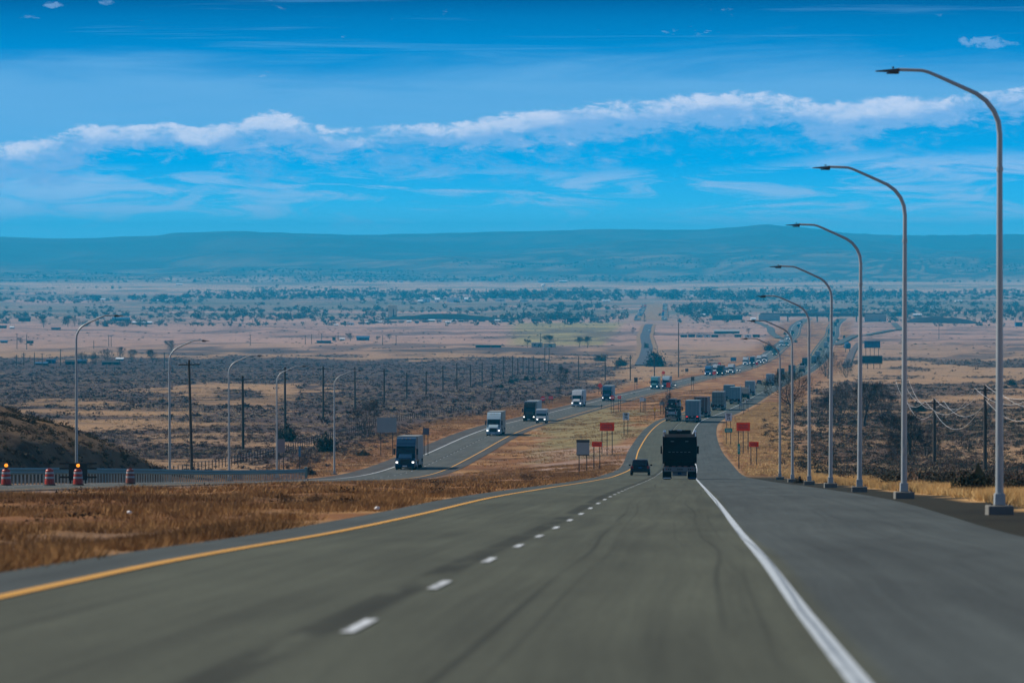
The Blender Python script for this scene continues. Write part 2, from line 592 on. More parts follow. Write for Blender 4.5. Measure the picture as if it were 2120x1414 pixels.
def paint(name, col, wear, wet=False):
    m, k, b = new_mat(name)
    uv = k.add('ShaderNodeUVMap', uv_map='road').outputs[0]
    sp = k.add('ShaderNodeSeparateXYZ')
    k.l.new(uv, sp.inputs[0])
    u, v = sp.outputs[0], sp.outputs[1]
    n = k.noise(k.xyz(k.math('MULTIPLY', u, 3), k.math('MULTIPLY', v, .5)), 2.5, 6, .7)
    worn = k.ss(.60 - wear, .78 - wear, n)
    if wet:                                            # the worn streak that wanders along the edge line
        q = k.math('ABSOLUTE', k.math('SUBTRACT', k.math('SUBTRACT', u, 3.42), k.math('MULTIPLY_ADD', k.noise(k.xyz(0.0, k.math('MULTIPLY', v, .05)), 1, 4), .09, -.045)))
        worn = k.math('MAXIMUM', k.math('MULTIPLY', worn, .5), k.math('MULTIPLY', k.ss(.030, .008, q), k.ss(.3, .5, k.noise(k.xyz(2.0, k.math('MULTIPLY', v, .11)), 1, 4))))
    k.put(b.inputs['Base Color'], k.mix(worn, col, (.13, .16, .19) if wet else (.085, .088, .08)))
    b.inputs['Roughness'].default_value = .7
    return m


M_ROAD = asphalt('worn_asphalt', (.058, .064, .047), (.050, .060, .059), 0)
M_ROADL = asphalt('grey_asphalt', (.066, .071, .066), (.056, .053, .05), 0)
M_YEL = paint('yellow_paint', (.55, .27, .02), .04)
M_WHT = paint('white_paint', (.50, .54, .57), .12)
M_EDGE = paint('worn_edge_paint', (.40, .45, .49), .12, True)
rz_ = lambda d: -drop(d)
lz_ = lambda d: -(drop(d) + ex(d))
lx_ = lambda d: cx(d) - sep(d)
END = 5900.0


def dashes(name, bx, bz, m, parent, d0, d1, step=12.19, ln=3.05, w=.10):
    vs, fs, uvs = [], [], []
    d = d0
    while d < d1:
        for a, b in ((d - ln / 2, d + ln / 2),):
            i = len(vs)
            mid = (a + b) / 2
            for q in (a, mid, b):
                x, z = float(bx(q)), float(bz(q)) + .046
                vs += [(x - w / 2, q, z), (x + w / 2, q, z)]
            fs += [(i, i + 1, i + 3, i + 2), (i + 2, i + 3, i + 5, i + 4)]
        d += step
    me = np_mesh(name, vs, fs)
    uv = me.uv_layers.new(name='road')
    vi = np.empty(len(me.loops), np.int32)
    me.loops.foreach_get('vertex_index', vi)
    V = np.array(vs)
    uv.data.foreach_set('uv', V[vi][:, :2].astype(np.float32).ravel())
    return link(name, me, m, parent)


near = strip('highway', [-5.1, -3.6, -1.8, 0, 1.8, 3.6, shr], 0, M_ROAD, -38, END, cx, rz_, .035)
tag(near, 'downhill two lane carriageway with wide right shoulder', None, None, 'structure')
YL = lambda q: np.interp(q, [-40, 47, 60, 330, 480], [-3.80, -3.86, -3.94, -3.88, -3.78])
strip('yellow_line', [YL, lambda q: YL(q) + .17], 0, M_YEL, -38, END, cx, rz_, .046, near)
WR, WP = zip((992, 1441), (1016, 1461.6), (1048, 1489), (1091, 1521), (1132, 1553), (1182, 1592), (1235, 1633), (1303, 1685), (1399, 1755))
_q = np.linspace(31, 400, 200)
_o = px2x(np.interp(HOR + F * drop(_q) / _q, WR, WP), _q) - cx(_q) - .065
_o = np.convolve(np.pad(_o, 6, 'edge'), np.ones(13) / 13, 'valid')
EL = lambda q: np.interp(q, np.concatenate([_q, [520, 700]]), np.concatenate([_o, [3.55, 3.5]]))
strip('edge_line', [EL, lambda q: EL(q) + .135], 0, M_EDGE, -38, END, cx, rz_, .046, near)
dashes('lane_dash', cx, rz_, M_WHT, near, 38.9 - 12.19 * 3, 3600)
away = strip('oncoming_highway', [-6.9, -3.6, -1.8, 0, 1.8, 3.6, 5.3], 0, M_ROADL, -38, END, lx_, lz_, .035)
tag(away, 'oncoming two lane carriageway across the grass median', None, None, 'structure')
strip('yellow_line', [3.58, 3.78], 0, M_YEL, -38, END, lx_, lz_, .046, away)
strip('edge_line', [-3.80, -3.58], 0, M_WHT, -38, END, lx_, lz_, .046, away)
dashes('lane_dash', lx_, lz_, M_WHT, away, 46, 3600)


def free_road(name, pts, w, m, lift=.06, label=None, n=90):
    """a road given by its centre line on the ground"""
    P = np.array(pts, float)
    t = np.linspace(0, 1, n)
    s = np.linspace(0, 1, len(P))
    X, D = pchip(list(zip(s, P[:, 0])), t), pchip(list(zip(s, P[:, 1])), t)
    tx, td = np.gradient(X), np.gradient(D)
    L = np.hypot(tx, td)
    nx, nd = td / L, -tx / L
    cols = []
    for o in (-w / 2, -w / 6, w / 6, w / 2):
        xx, dd = X + nx * o, D + nd * o
        cols.append(np.stack([xx, dd], 1))
    Z = np.max([gz(c[:, 0], c[:, 1]) for c in cols], 0)
    V = np.stack([np.concatenate([c, (Z + lift)[:, None]], 1) for c in cols], 1)
    me = np_mesh(name, V.reshape(-1, 3), grid_faces(n, 4))
    return tag(link(name, me, m), label, None, None, 'structure')


M_OLD = pm('old_road_asphalt', (.062, .068, .085), .9, 0, .2, .05, .1)
M_DIRT = pm('pale_dirt', (.21, .135, .08), .95, 0, .25, .05, .05)
M_TRACK = pm('dirt_track_soil', (.10, .08, .075), .95, 0, .25, .05, .05)
fr = [(66.9, 2660), (80, 3100), (94, 3600), (108, 4200), (142, 5350)]
free_road('dirt_shoulder', fr, 14, M_DIRT, .25, 'tan dirt strip either side of the frontage road')
free_road('frontage_road', fr, 7.6, M_OLD, .5, 'straight grey frontage road running to the town')
twn = [(152, 5650), (172, 6300), (193, 7000), (214, 7700)]
free_road('dirt_lot', twn, 36, M_DIRT, .3, 'wide dirt strip between the two far town streets')
free_road('street', [(p[0] - 16, p[1]) for p in twn], 7, M_ROADL, .8, 'far street of the town with a row of vehicles')
free_road('street', [(p[0] + 14, p[1]) for p in twn], 6, M_ROADL, .8, 'second far street of the town, right of the first')
free_road('exit_ramp', [(float(cx(3700)) + 9, 3700), (float(cx(4300)) + 22, 4300), (float(cx(4800)) + 62, 4800), (px2x(1850, 5300), 5300)], 6.5, M_ROADL, .7, 'grey ramp climbing right to the overpass')
free_road('entry_ramp', [(float(lx_(4100)) - 9, 4100), (float(lx_(4500)) - 20, 4500), (px2x(1590, 5000), 5000), (px2x(1562, 5500), 5500)], 6.5, M_ROADL, .7, 'grey ramp dropping left of the overpass')
free_road('dirt_track', [(px2x(1752, 2560), 2560), (px2x(1757, 2900), 2900), (px2x(1772, 3600), 3600), (px2x(1790, 4000), 4000)], 4.2, M_TRACK, .4, 'dirt track between bare trees right of the highway')
0 and free_road('dirt_track', [(px2x(790, 2950), 2950), (px2x(830, 3350), 3350), (px2x(900, 3800), 3800), (px2x(935, 4300), 4300)], 3.5, pm('dark_track_soil', (.05, .04, .04), .95, 0, .3, .05, .05), .25, 'faint dirt track crossing the pale grassland')


# ------------------------------------------------------------------ sky, sun, air, camera
sc = bpy.context.scene
w = bpy.data.worlds.new('World')
sc.world = w
w.use_nodes = True
w.node_tree.nodes.clear()
k = NT(w)
out = k.add('ShaderNodeOutputWorld')
bg = k.add('ShaderNodeBackground')
bg.inputs[1].default_value = .085
k.l.new(bg.outputs[0], out.inputs[0])
SUN_EL, SUN_AZ = R(38), R(-66)        # azimuth from +Y, clockwise seen from above is positive
sky = k.add('ShaderNodeTexSky', sky_type='NISHITA')
sky.sun_disc = False
sky.sun_elevation = SUN_EL
sky.sun_rotation = SUN_AZ
sky.altitude = 1900
sky.air_density = 1.0
sky.dust_density = .4
sky.ozone_density = 2.5
gen = k.add('ShaderNodeTexCoord').outputs['Generated']
s3 = k.add('ShaderNodeSeparateXYZ')
k.l.new(gen, s3.inputs[0])
el = k.math('ARCSINE', s3.outputs[2])
az = k.math('ARCTAN2', s3.outputs[0], s3.outputs[1])
r = k.math('MULTIPLY_ADD', el, -107.0, 5.0)
A = k.math('MULTIPLY_ADD', az, 107.0, 10.6)
un = k.math('MULTIPLY_ADD', A, 1 / 24.0, 1.5 / 24)      # 0..1 over A = -1.5 .. 22.5
Q = lambda pts, lo, hi: [((a + 1.5) / 24, (v - lo) / (hi - lo)) for a, v in pts]
band = k.curve(un, Q([(-1.5, 3.35), (0, 3.3), (1, 3.2), (1.6, 2.92), (2, 2.84), (3, 2.76), (3.5, 2.7), (4, 2.79), (5, 2.72), (5.6, 2.62), (6.2, 2.72), (7, 2.84), (8, 2.8), (9, 2.76),
                      (10, 2.68), (11, 2.58), (12, 2.42), (13, 2.32), (14, 2.25), (15, 2.2), (16, 2.2), (16.8, 2.36), (17.5, 2.42), (18.5, 2.3), (19.5, 2.16), (21.2, 2.02), (22.5, 2.0)], 0, 5))
band = k.math('MULTIPLY', band, 5)
thick = k.curve(un, Q([(-1.5, .68), (0, .66), (1, .74), (1.8, .60), (2.3, .40), (3, .33), (4, .34), (5, .46), (5.8, .60), (6.6, .52), (7.5, .44), (9, .42), (10, .50), (11, .58), (12, .60),
                       (13, .54), (14, .50), (15, .50), (16, .48), (17, .60), (18, .58), (19, .48), (20, .40), (21.2, .44), (22.5, .45)], 0, 1))
warp = k.math('MULTIPLY_ADD', k.noise(k.xyz(k.math('MULTIPLY', A, .55), k.math('MULTIPLY', r, 1.1), 4.0), 1.0, 3), .5, -.25)
dr_ = k.math('SUBTRACT', k.math('ADD', r, warp), band)
cn = k.noise(k.xyz(k.math('MULTIPLY', A, .95), k.math('MULTIPLY', r, 2.3), 1.7), 1.0, 10, .66, .3)
cn2 = k.noise(k.xyz(k.math('MULTIPLY', A, 3.0), k.math('MULTIPLY', r, 5.0), 6.7), 1.0, 6, .62, .3)
up_ = k.math('MULTIPLY', k.math('MAXIMUM', k.math('MULTIPLY', dr_, -1.0), 0.0), 1.55)
dn_ = k.math('MULTIPLY', k.math('MAXIMUM', dr_, 0.0), .78)
dens = k.math('ADD', k.math('SUBTRACT', thick, k.math('ADD', up_, dn_)), k.math('ADD', k.math('MULTIPLY_ADD', cn, 1.75, -.88), k.math('MULTIPLY_ADD', cn2, .5, -.25)))
e_up = k.math('SUBTRACT', k.math('ADD', r, k.math('ADD', k.math('MULTIPLY_ADD', cn2, .62, -.31), k.math('MULTIPLY_ADD', cn, .8, -.40))), k.math('SUBTRACT', band, k.math('MULTIPLY', thick, .42)))
e_dn = k.math('SUBTRACT', k.math('ADD', r, k.math('MULTIPLY_ADD', cn, 2.0, -1.0)), k.math('ADD', band, k.math('MULTIPLY_ADD', thick, .75, -.10)))
hole = k.ss(.30, .50, k.noise(k.xyz(k.math('MULTIPLY', A, .7), k.math('MULTIPLY', r, 3.4), 12.0), 1.0, 7, .6, .5))
cum = k.math('MULTIPLY', k.math('MULTIPLY', k.ss(-.03, .13, e_up), k.ss(.30, -.16, e_dn)), k.math('MULTIPLY_ADD', hole, .6, .4))
# blank the sky between puffs well below the band
q_ = k.math('DIVIDE', k.math('SUBTRACT', r, band), k.math('MULTIPLY_ADD', thick, 1.0, -.02))
env = k.math('MULTIPLY', k.ss(-.85, -.30, q_), k.ss(2.2, .2, q_))
val = k.math('MULTIPLY_ADD', cn2, .42, k.noise(k.xyz(k.math('MULTIPLY', A, 1.15), k.math('MULTIPLY', r, 3.6), 3.7), 1.0, 11, .70, .5))
nl = k.noise(k.xyz(k.math('MULTIPLY', A, .42), k.math('MULTIPLY', r, 1.0), 21.0), 1.0, 3, .5)
thr = k.math('ADD', k.math('MULTIPLY_ADD', env, -.44, .99), k.math('MULTIPLY_ADD', nl, .75, -.375))
cum = k.ss(-.07, .20, k.math('SUBTRACT', val, thr))
env2 = k.math('MULTIPLY', k.ss(-.2, .5, q_), k.ss(3.4, 1.2, q_))
cum = k.math('MAXIMUM', cum, k.math('MULTIPLY', .6, k.ss(-.05, .30, k.math('SUBTRACT', val, k.math('ADD', k.math('MULTIPLY_ADD', env2, -.33, .99), k.math('MULTIPLY_ADD', nl, -.7, .35))))))
# veil of high thin cloud above the band
edge = k.math('MULTIPLY', k.curve(un, Q([(-1.5, 1.3), (0, 1.2), (2, 1.12), (3.5, 1.18), (5, 1.35), (7, 1.42), (9, 1.25), (11, 1.15), (13, 1.2), (16, 1.1), (19, 1.2), (22.5, 1.2)], 0, 5)), 5)
vn = k.noise(k.xyz(k.math('MULTIPLY', A, .16), k.math('MULTIPLY', r, 1.5), 8.3), 1.0, 6, .6, .4)
veil = k.math('MULTIPLY', k.ss(-.25, .65, k.math('ADD', k.math('SUBTRACT', r, edge), k.math('MULTIPLY_ADD', vn, 1.3, -.65))), k.ss(.32, .02, k.math('SUBTRACT', r, band)))
st = k.noise(k.xyz(k.math('MULTIPLY_ADD', r, .5, k.math('MULTIPLY', A, .10)), k.math('MULTIPLY', r, 3.2), 2.2), 1.0, 6, .6, .3)
veil = k.math('MAXIMUM', k.math('MULTIPLY', veil, k.math('MULTIPLY_ADD', vn, .5, .72)), k.math('MULTIPLY', k.ss(.52, .78, st), k.math('MULTIPLY', .6, k.ss(1.7, 1.0, r))))
# low wisps over the mountains
lw = k.noise(k.xyz(k.math('MULTIPLY', A, .42), k.math('MULTIPLY', r, 2.6), 5.5), 1.0, 8, .62, .7)
lw2 = k.math('MULTIPLY_ADD', k.ss(5.0, 12.0, k.math('ABSOLUTE', k.math('SUBTRACT', A, 10.5))), .10, lw)
low = k.math('MULTIPLY', k.ss(.47, .66, lw2), k.math('MULTIPLY', k.ss(3.35, 3.8, k.math('ADD', r, k.math('MULTIPLY', k.ss(15.0, 18.0, A), .35))), k.ss(5.0, 4.3, r)))
# small puffs high up
def puff(a0, r0, wa, wr):
    e = k.math('ADD', k.math('POWER', k.math('DIVIDE', k.math('SUBTRACT', A, a0), wa), 2.0), k.math('POWER', k.math('DIVIDE', k.math('SUBTRACT', r, r0), wr), 2.0))
    return k.ss(.15, .6, k.math('SUBTRACT', k.math('MULTIPLY_ADD', cn2, 2.6, -.75), e))
pf = k.math('MAXIMUM', puff(20.4, .92, .95, .24), k.math('MAXIMUM', puff(1.25, .12, .5, .12), puff(2.25, .08, .25, .12)))
base = k.ramp(k.math('DIVIDE', r, 5.2), [(0, srgb(0, 92, 158)), (.07, srgb(0, 116, 184)), (.2, srgb(0, 137, 208)), (.42, srgb(18, 150, 220)),
                                        (.65, srgb(0, 168, 238)), (.80, srgb(62, 188, 246)), (.93, srgb(118, 205, 250)), (1, srgb(130, 210, 252))])
side = k.ss(7.5, 13.0, k.math('ABSOLUTE', k.math('SUBTRACT', A, 10.0)))
c1 = k.mix(k.math('MULTIPLY', veil, .8), base, srgb(112, 178, 230))
c1 = k.mix(k.math('MULTIPLY', low, .85), c1, srgb(158, 198, 242))
ccol = k.mix(k.ss(.25, .85, k.math('ADD', k.math('MULTIPLY', k.ss(.55, .0, e_up), .55), k.math('MULTIPLY_ADD', cn2, 1.2, -.4))), srgb(122, 178, 233), srgb(205, 220, 246))
c1 = k.mix(k.math('MULTIPLY', cum, .96), c1, ccol)
c1 = k.mix(k.math('MULTIPLY', pf, .45), c1, srgb(150, 190, 236))
x10 = k.add('ShaderNodeVectorMath', operation='SCALE')
k.l.new(c1, x10.inputs[0])
x10.inputs['Scale'].default_value = 1.0 / .085 / 2 ** .25
high = k.ss(R(4), R(11), el)
k.l.new(k.mix(high, x10.outputs[0], sky.outputs[0]), bg.inputs[0])

sun = bpy.data.lights.new('sun', 'SUN')
sun.energy = 5.0
sun.angle = R(.53)
sun.color = (1, .91, .77)
so = bpy.data.objects.new('sun', sun)
C.objects.link(so)
sd = Vector((math.sin(SUN_AZ) * math.cos(SUN_EL), math.cos(SUN_AZ) * math.cos(SUN_EL), math.sin(SUN_EL)))
so.rotation_euler = sd.to_track_quat('Z', 'Y').to_euler()

# the air: one even volume round everything
b = MB()
b.box(-6200, 7200, -90, 26500, -118, 92)
hz, k, bs = new_mat('blue_haze')
hz.node_tree.nodes.remove(bs)
pv = k.add('ShaderNodeVolumePrincipled')
pv.inputs['Color'].default_value = (.01, .56, 1.0, 1)
pv.inputs['Density'].default_value = 6.0e-5
pv.inputs['Density Attribute'].default_value = ''
for n_ in k.n:
    if n_.type == 'OUTPUT_MATERIAL': k.l.new(pv.outputs[0], n_.inputs['Volume'])
hzo = link('haze', b.mesh('haze'), hz)
tag(hzo, 'blue haze over the far plain', None, None, 'stuff')

cam = bpy.data.cameras.new('camera')
cam.sensor_width = 36
cam.lens = F / 2120 * 36
cam.clip_end = 60000
cam.clip_start = .5
cam.dof.use_dof = True
cam.dof.focus_distance = 620
cam.dof.aperture_fstop = 3.4
co = bpy.data.objects.new('camera', cam)
C.objects.link(co)
co.rotation_euler = (R(90) - math.atan((707 - HOR) / F), 0, 0)
sc.camera = co
sc.view_settings.view_transform = 'Standard'
sc.view_settings.look = 'None'
sc.view_settings.exposure = .25
sc.view_settings.gamma = 1
sc.cycles.use_denoising = True
sc.cycles.max_bounces = 6
sc.cycles.volume_bounces = 1
sc.cycles.diffuse_bounces = 2
# ------------------------------------------------------------------ vehicle materials
BLACK = pm('black_rubber', (.012, .012, .013), .8, 0, .2, 4, .2)
DARKP = pm('dark_plastic', (.02, .021, .024), .6, 0, .2, 4, .4)
GLASS = pm('dark_glass', (.008, .012, .018), .08, 0, .1, 2, .6)
CHROME = pm('brushed_aluminium', (.55, .57, .6), .3, 1.0, .1, 3)
STEEL = pm('galvanised_steel', (.32, .355, .37), .42, .15, .22, .9)
LAMP = pm('lit_headlight', (.9, .9, .85), .2, 0, .0, 1, .5, ((1, .96, .88), 2.2))
TAIL = pm('lit_tail_light', (.5, .01, .01), .3, 0, .0, 1, .5, ((1, .03, .02), .9))
REDL = pm('red_lens', (.30, .012, .01), .3, 0, .1, 5)
PLATE = pm('plate_white', (.6, .62, .62), .5, 0, .1, 5)


def paintm(name, col, rough=.38): return pm(name, col, rough, 0, .1, .7, .12, None, .0)


P = {
    'navy': paintm('navy_truck_paint', (.008, .030, .070)), 'pale': paintm('pale_blue_truck_paint', (.24, .33, .39)),
    'black': paintm('black_truck_paint', (.007, .008, .009)), 'white': paintm('white_truck_paint', (.32, .36, .39)),
    'blue': paintm('blue_truck_paint', (.03, .10, .22)), 'silver': paintm('silver_truck_paint', (.32, .35, .38)),
    'teal': paintm('teal_truck_paint', (.05, .16, .19)), 'maroon': paintm('maroon_truck_paint', (.11, .025, .02)),
    'green': paintm('green_truck_paint', (.03, .09, .07)), 'grey': paintm('grey_car_paint', (.12, .125, .13)),
    'red': paintm('red_car_paint', (.3, .03, .025)), 'tan': paintm('tan_car_paint', (.3, .24, .17)),
}
T = {
    'beige': pm('beige_trailer_skin', (.19, .19, .165), .5, 0, .10, .6), 'white': pm('white_trailer_skin', (.25, .28, .29), .5, 0, .12, .6),
    'grey': pm('grey_container_skin', (.19, .20, .19), .55, 0, .18, .7), 'brown': pm('brown_trailer_skin', (.10, .042, .03), .55, 0, .18, .7),
    'blue': pm('blue_grey_trailer_skin', (.13, .20, .235), .5, 0, .14, .7), 'dark': pm('dark_trailer_skin', (.03, .033, .036), .6, 0, .2, .7),
    'silver': pm('silver_trailer_skin', (.33, .36, .38), .42, .2, .14, .7),
}


# ------------------------------------------------------------------ tractor unit, nose at y = 0, body behind it (-y)
def wheel(parent, x, y, r=.5, w=.28, rim=True, name='wheel'):
    t = part(f'wheel{r}{w}', name, lambda b: b.tube([(-w / 2, 0, 0), (-w / 2 + .03, 0, 0), (w / 2 - .03, 0, 0), (w / 2, 0, 0)], [r * .93, r, r, r * .93], 18), BLACK, parent)
    t.location = (x, y, r)
    if rim:
        q = part(f'rim{r}{w}', 'rim', lambda b: (b.tube([(-w / 2 - .012, 0, 0), (w / 2 + .012, 0, 0)], r * .52, 12)), CHROME, t)
    return t


def tractor(root, col, roof=True, lit=True, low=False):
    def cab(b):
        if roof: prof = [(-2.0, 1.0), (-1.95, 1.95), (-2.5, 2.85), (-3.0, 3.35), (-3.7, 3.85), (-5.4, 4.0), (-5.5, 3.8), (-5.5, 1.0)]
        else: prof = [(-2.0, 1.0), (-1.95, 1.95), (-2.5, 2.85), (-2.7, 2.98), (-4.4, 3.02), (-4.5, 2.9), (-4.5, 1.0)]
        b.prism(prof, -1.2, 1.2, .07)
    part(f'cab{roof}', 'cab', cab, col, root)
    part('hood', 'hood', lambda b: b.prism([(-.12, .62), (-.05, 1.15), (-.3, 1.52), (-1.2, 1.8), (-1.98, 1.96), (-1.98, .62)], -.82, .82, .08), col, root)
    for s in (-1, 1):
        f = part(f'fender{s}', 'fender', lambda b: b.prism([(-.15, .72), (-.2, 1.15), (-.6, 1.38), (-1.5, 1.38), (-1.95, 1.1), (-1.95, .95), (-1.7, 1.08), (-.75, 1.08), (-.45, .72)], s * .80, s * 1.22, .04), col, root)
        h = part(f'headlight{s}', 'headlight', lambda b: b.box(s * 1.0 - .13, s * 1.0 + .13, -.16, -.06, .84, 1.04, .03), LAMP if lit else CHROME, root)
        m = part(f'mirror{s}', 'mirror', lambda b: (b.box(s * 1.42 - .13, s * 1.42 + .13, -2.36, -2.18, 1.85, 2.62, .04), b.tube([(s * 1.15, -2.3, 2.5), (s * 1.42, -2.27, 2.5)], .025, 5)), DARKP if not low else CHROME, root)
        part(f'sidewin{s}', 'side_window', lambda b: b.prism([(-2.25, 1.98), (-2.62, 2.72), (-3.3, 2.72), (-3.3, 1.98)], s * 1.195, s * 1.215), GLASS, root)
        part(f'tank{s}', 'fuel_tank', lambda b: b.cyl((s * .95, -3.7, .78), (0, 1, 0), .32, 1.5, 12), CHROME, root)
        part(f'step{s}', 'side_skirt', lambda b: b.box(s * 1.19 - .03, s * 1.19 + .03, -5.4, -2.0, .42, 1.02), col, root)
    part('windshield', 'windshield', lambda b: b.prism([(-1.90, 1.97), (-2.46, 2.84), (-2.50, 2.84), (-1.95, 1.95)], -1.08, 1.08), GLASS, root)
    if roof: part('visor', 'sun_visor', lambda b: b.prism([(-2.30, 2.93), (-2.52, 3.02), (-2.54, 2.86), (-2.36, 2.80)], -1.14, 1.14), col, root)
    part('grille', 'grille', lambda b: ([b.box(-.55, .55, -.06 + .0, -.02, z, z + .055) for z in np.arange(.74, 1.3, .09)], b.box(-.6, .6, -.2, -.05, .7, 1.34, .03)), DARKP, root)
    part('bumper', 'bumper', lambda b: b.box(-1.22, 1.22, -.42, .06, .30, .70, .06), col, root)
    part('chassis', 'chassis', lambda b: (b.box(-.45, .45, -7.4, -.4, .62, .95), b.box(-.6, .6, -7.3, -5.7, .95, 1.16)), DARKP, root)
    part('plate', 'number_plate', lambda b: b.box(-.28, .28, .062, .075, .40, .55), PLATE, root)
    for s in (-1, 1):
        wheel(root, s * 1.05, -1.05)
        for y in (-5.9, -7.1): wheel(root, s * .98, y, .5, .5)
        part(f'stack{s}', 'exhaust_stack', lambda b: b.tube([(s * 1.1, -5.68, .9), (s * 1.1, -5.68, 3.6), (s * 1.1, -5.78, 3.75)], .075, 8), CHROME, root)
    for s in (-.5, 0, .5):
        part(f'marker{s}{roof}', 'marker_light', lambda b: b.box(s - .07, s + .07, -3.62 if roof else -2.62, -3.5 if roof else -2.5, 3.78 if roof else 2.96, 3.86 if roof else 3.02), pm('amber_lens', (.6, .25, .03), .4), root)


def trailer(root, skin, y1=-6.1, y0=-21.5, kind='van', lit=False):
    t = part(f'trailer{kind}', 'trailer', lambda b: b.box(-1.3, 1.3, y0, y1, 1.16, 4.12, .05), skin, root)
    zr = y0
    if kind == 'container':
        part('corr', 'corrugation', lambda b: ([b.box(x, x + .07, zr - .035, zr + .05, 1.3, 3.98) for x in np.arange(-1.16, 1.1, .19)],
                                          [b.box(s * 1.3 - .03, s * 1.3 + .03, y, y + .12, 1.3, 3.98) for s in (-1, 1) for y in np.arange(y0 + .2, y1 - .2, .3)]), skin, t)
        part('bars', 'locking_bar', lambda b: [b.box(x - .025, x + .025, zr - .08, zr - .035, 1.2, 4.0) for x in (-.85, -.3, .3, .85)], DARKP, t)
        part('crossbar', 'door_rail', lambda b: [b.box(-1.25, 1.25, zr - .06, zr - .03, z, z + .06) for z in (1.95, 2.9)], DARKP, t)
    else:
        for s in (-1, 1):
            part(f'door{s}', 'rear_door', lambda b: (b.box(s * .64 - .58, s * .64 + .58, zr - .03, zr + .01, 1.32, 3.96, .015)), skin, t)
            part(f'bar{s}', 'locking_bar', lambda b: [b.box(x - .02, x + .02, zr - .075, zr - .03, 1.3, 3.98) for x in (s * .14, s * .78)], STEEL, t)
        part('rearframe', 'rear_frame', lambda b: (b.box(-1.3, 1.3, zr - .05, zr, 3.97, 4.125), b.box(-1.3, -1.225, zr - .05, zr, 1.18, 3.97), b.box(1.225, 1.3, zr - .05, zr, 1.18, 3.97)), skin, t)
    part('sill', 'rear_sill', lambda b: b.box(-1.28, 1.28, zr - .06, zr + .1, 1.02, 1.29), DARKP, t)
    for s in (-1, 1):
        part(f'tl{s}', 'tail_light', lambda b: b.box(s * .98 - .17, s * .98 + .17, zr - .09, zr - .06, 1.05, 1.2), TAIL if lit else REDL, t)
        part(f'flap{s}', 'mud_flap', lambda b: b.box(s * .98 - .3, s * .98 + .3, zr + .7, zr + .72, .2, 1.05), BLACK, t)
        for y in (-18.3, -19.6):
            wheel(t, s * .98, y, .5, .52)
        part(f'gear{s}', 'landing_gear', lambda b: b.box(s * .75 - .06, s * .75 + .06, -9.3, -9.18, .35, 1.16), DARKP, t)
        part(f'skirt{s}', 'side_skirt', lambda b: b.box(s * 1.24 - .02, s * 1.24 + .02, -17.0, -9.8, .45, 1.16), skin, t)
    part('guard', 'underride_guard', lambda b: (b.box(-1.15, 1.15, zr - .02, zr + .08, .5, .62), b.box(-.7, -.6, zr, zr + .1, .6, 1.1), b.box(.6, .7, zr, zr + .1, .6, 1.1)), STEEL, t)
    part('bogie', 'bogie', lambda b: (b.box(-.5, .5, -20.2, -17.6, .8, 1.16), b.cyl((0, -18.3, .5), (1, 0, 0), .1, 1.9, 8), b.cyl((0, -19.6, .5), (1, 0, 0), .1, 1.9, 8)), DARKP, t)
    part('tplate', 'number_plate', lambda b: b.box(-.2, .2, zr - .08, zr - .06, 1.08, 1.2), PLATE, t)
    return t


def pose(o, d, off, left=False, away=False):
    """set a vehicle on a carriageway; its origin is the nose at distance d. away = driving from the camera"""
    bx = (lambda q: float(cx(q) - sep(q))) if left else (lambda q: float(cx(q)))
    bz = lz if left else wz
    s = -20 if not away else 0
    a = Vector((bx(d) + off, d, bz(d) + .04))
    g = 10.0
    f = Vector((bx(d + g) - bx(d - g), 2 * g, bz(d + g) - bz(d - g))).normalized()
    if not away: f = -f
    rgt = f.cross(Vector((0, 0, 1))).normalized()
    up = rgt.cross(f)
    o.matrix_world = Matrix(((rgt.x, f.x, up.x, a.x), (rgt.y, f.y, up.y, a.y), (rgt.z, f.z, up.z, a.z), (0, 0, 0, 1)))


def lane_d(row, left):
    """distance along a carriageway whose surface shows at this photo row"""
    ds = np.linspace(560, 5800, 12000)
    z = drop(ds) + (ex(ds) if left else 0)
    return float(np.interp(-row, -(HOR + F * z / ds), ds))


def semi(label, cabc, skin, roof=True, kind='van', lit=True, group=None, tail=False, low=False):
    o = empty('semi_truck', (0, 0, 0), label, 'truck', group)
    tractor(o, P[cabc], roof, lit, low)
    if skin: trailer(o, T[skin], kind=kind, lit=tail)
    return o


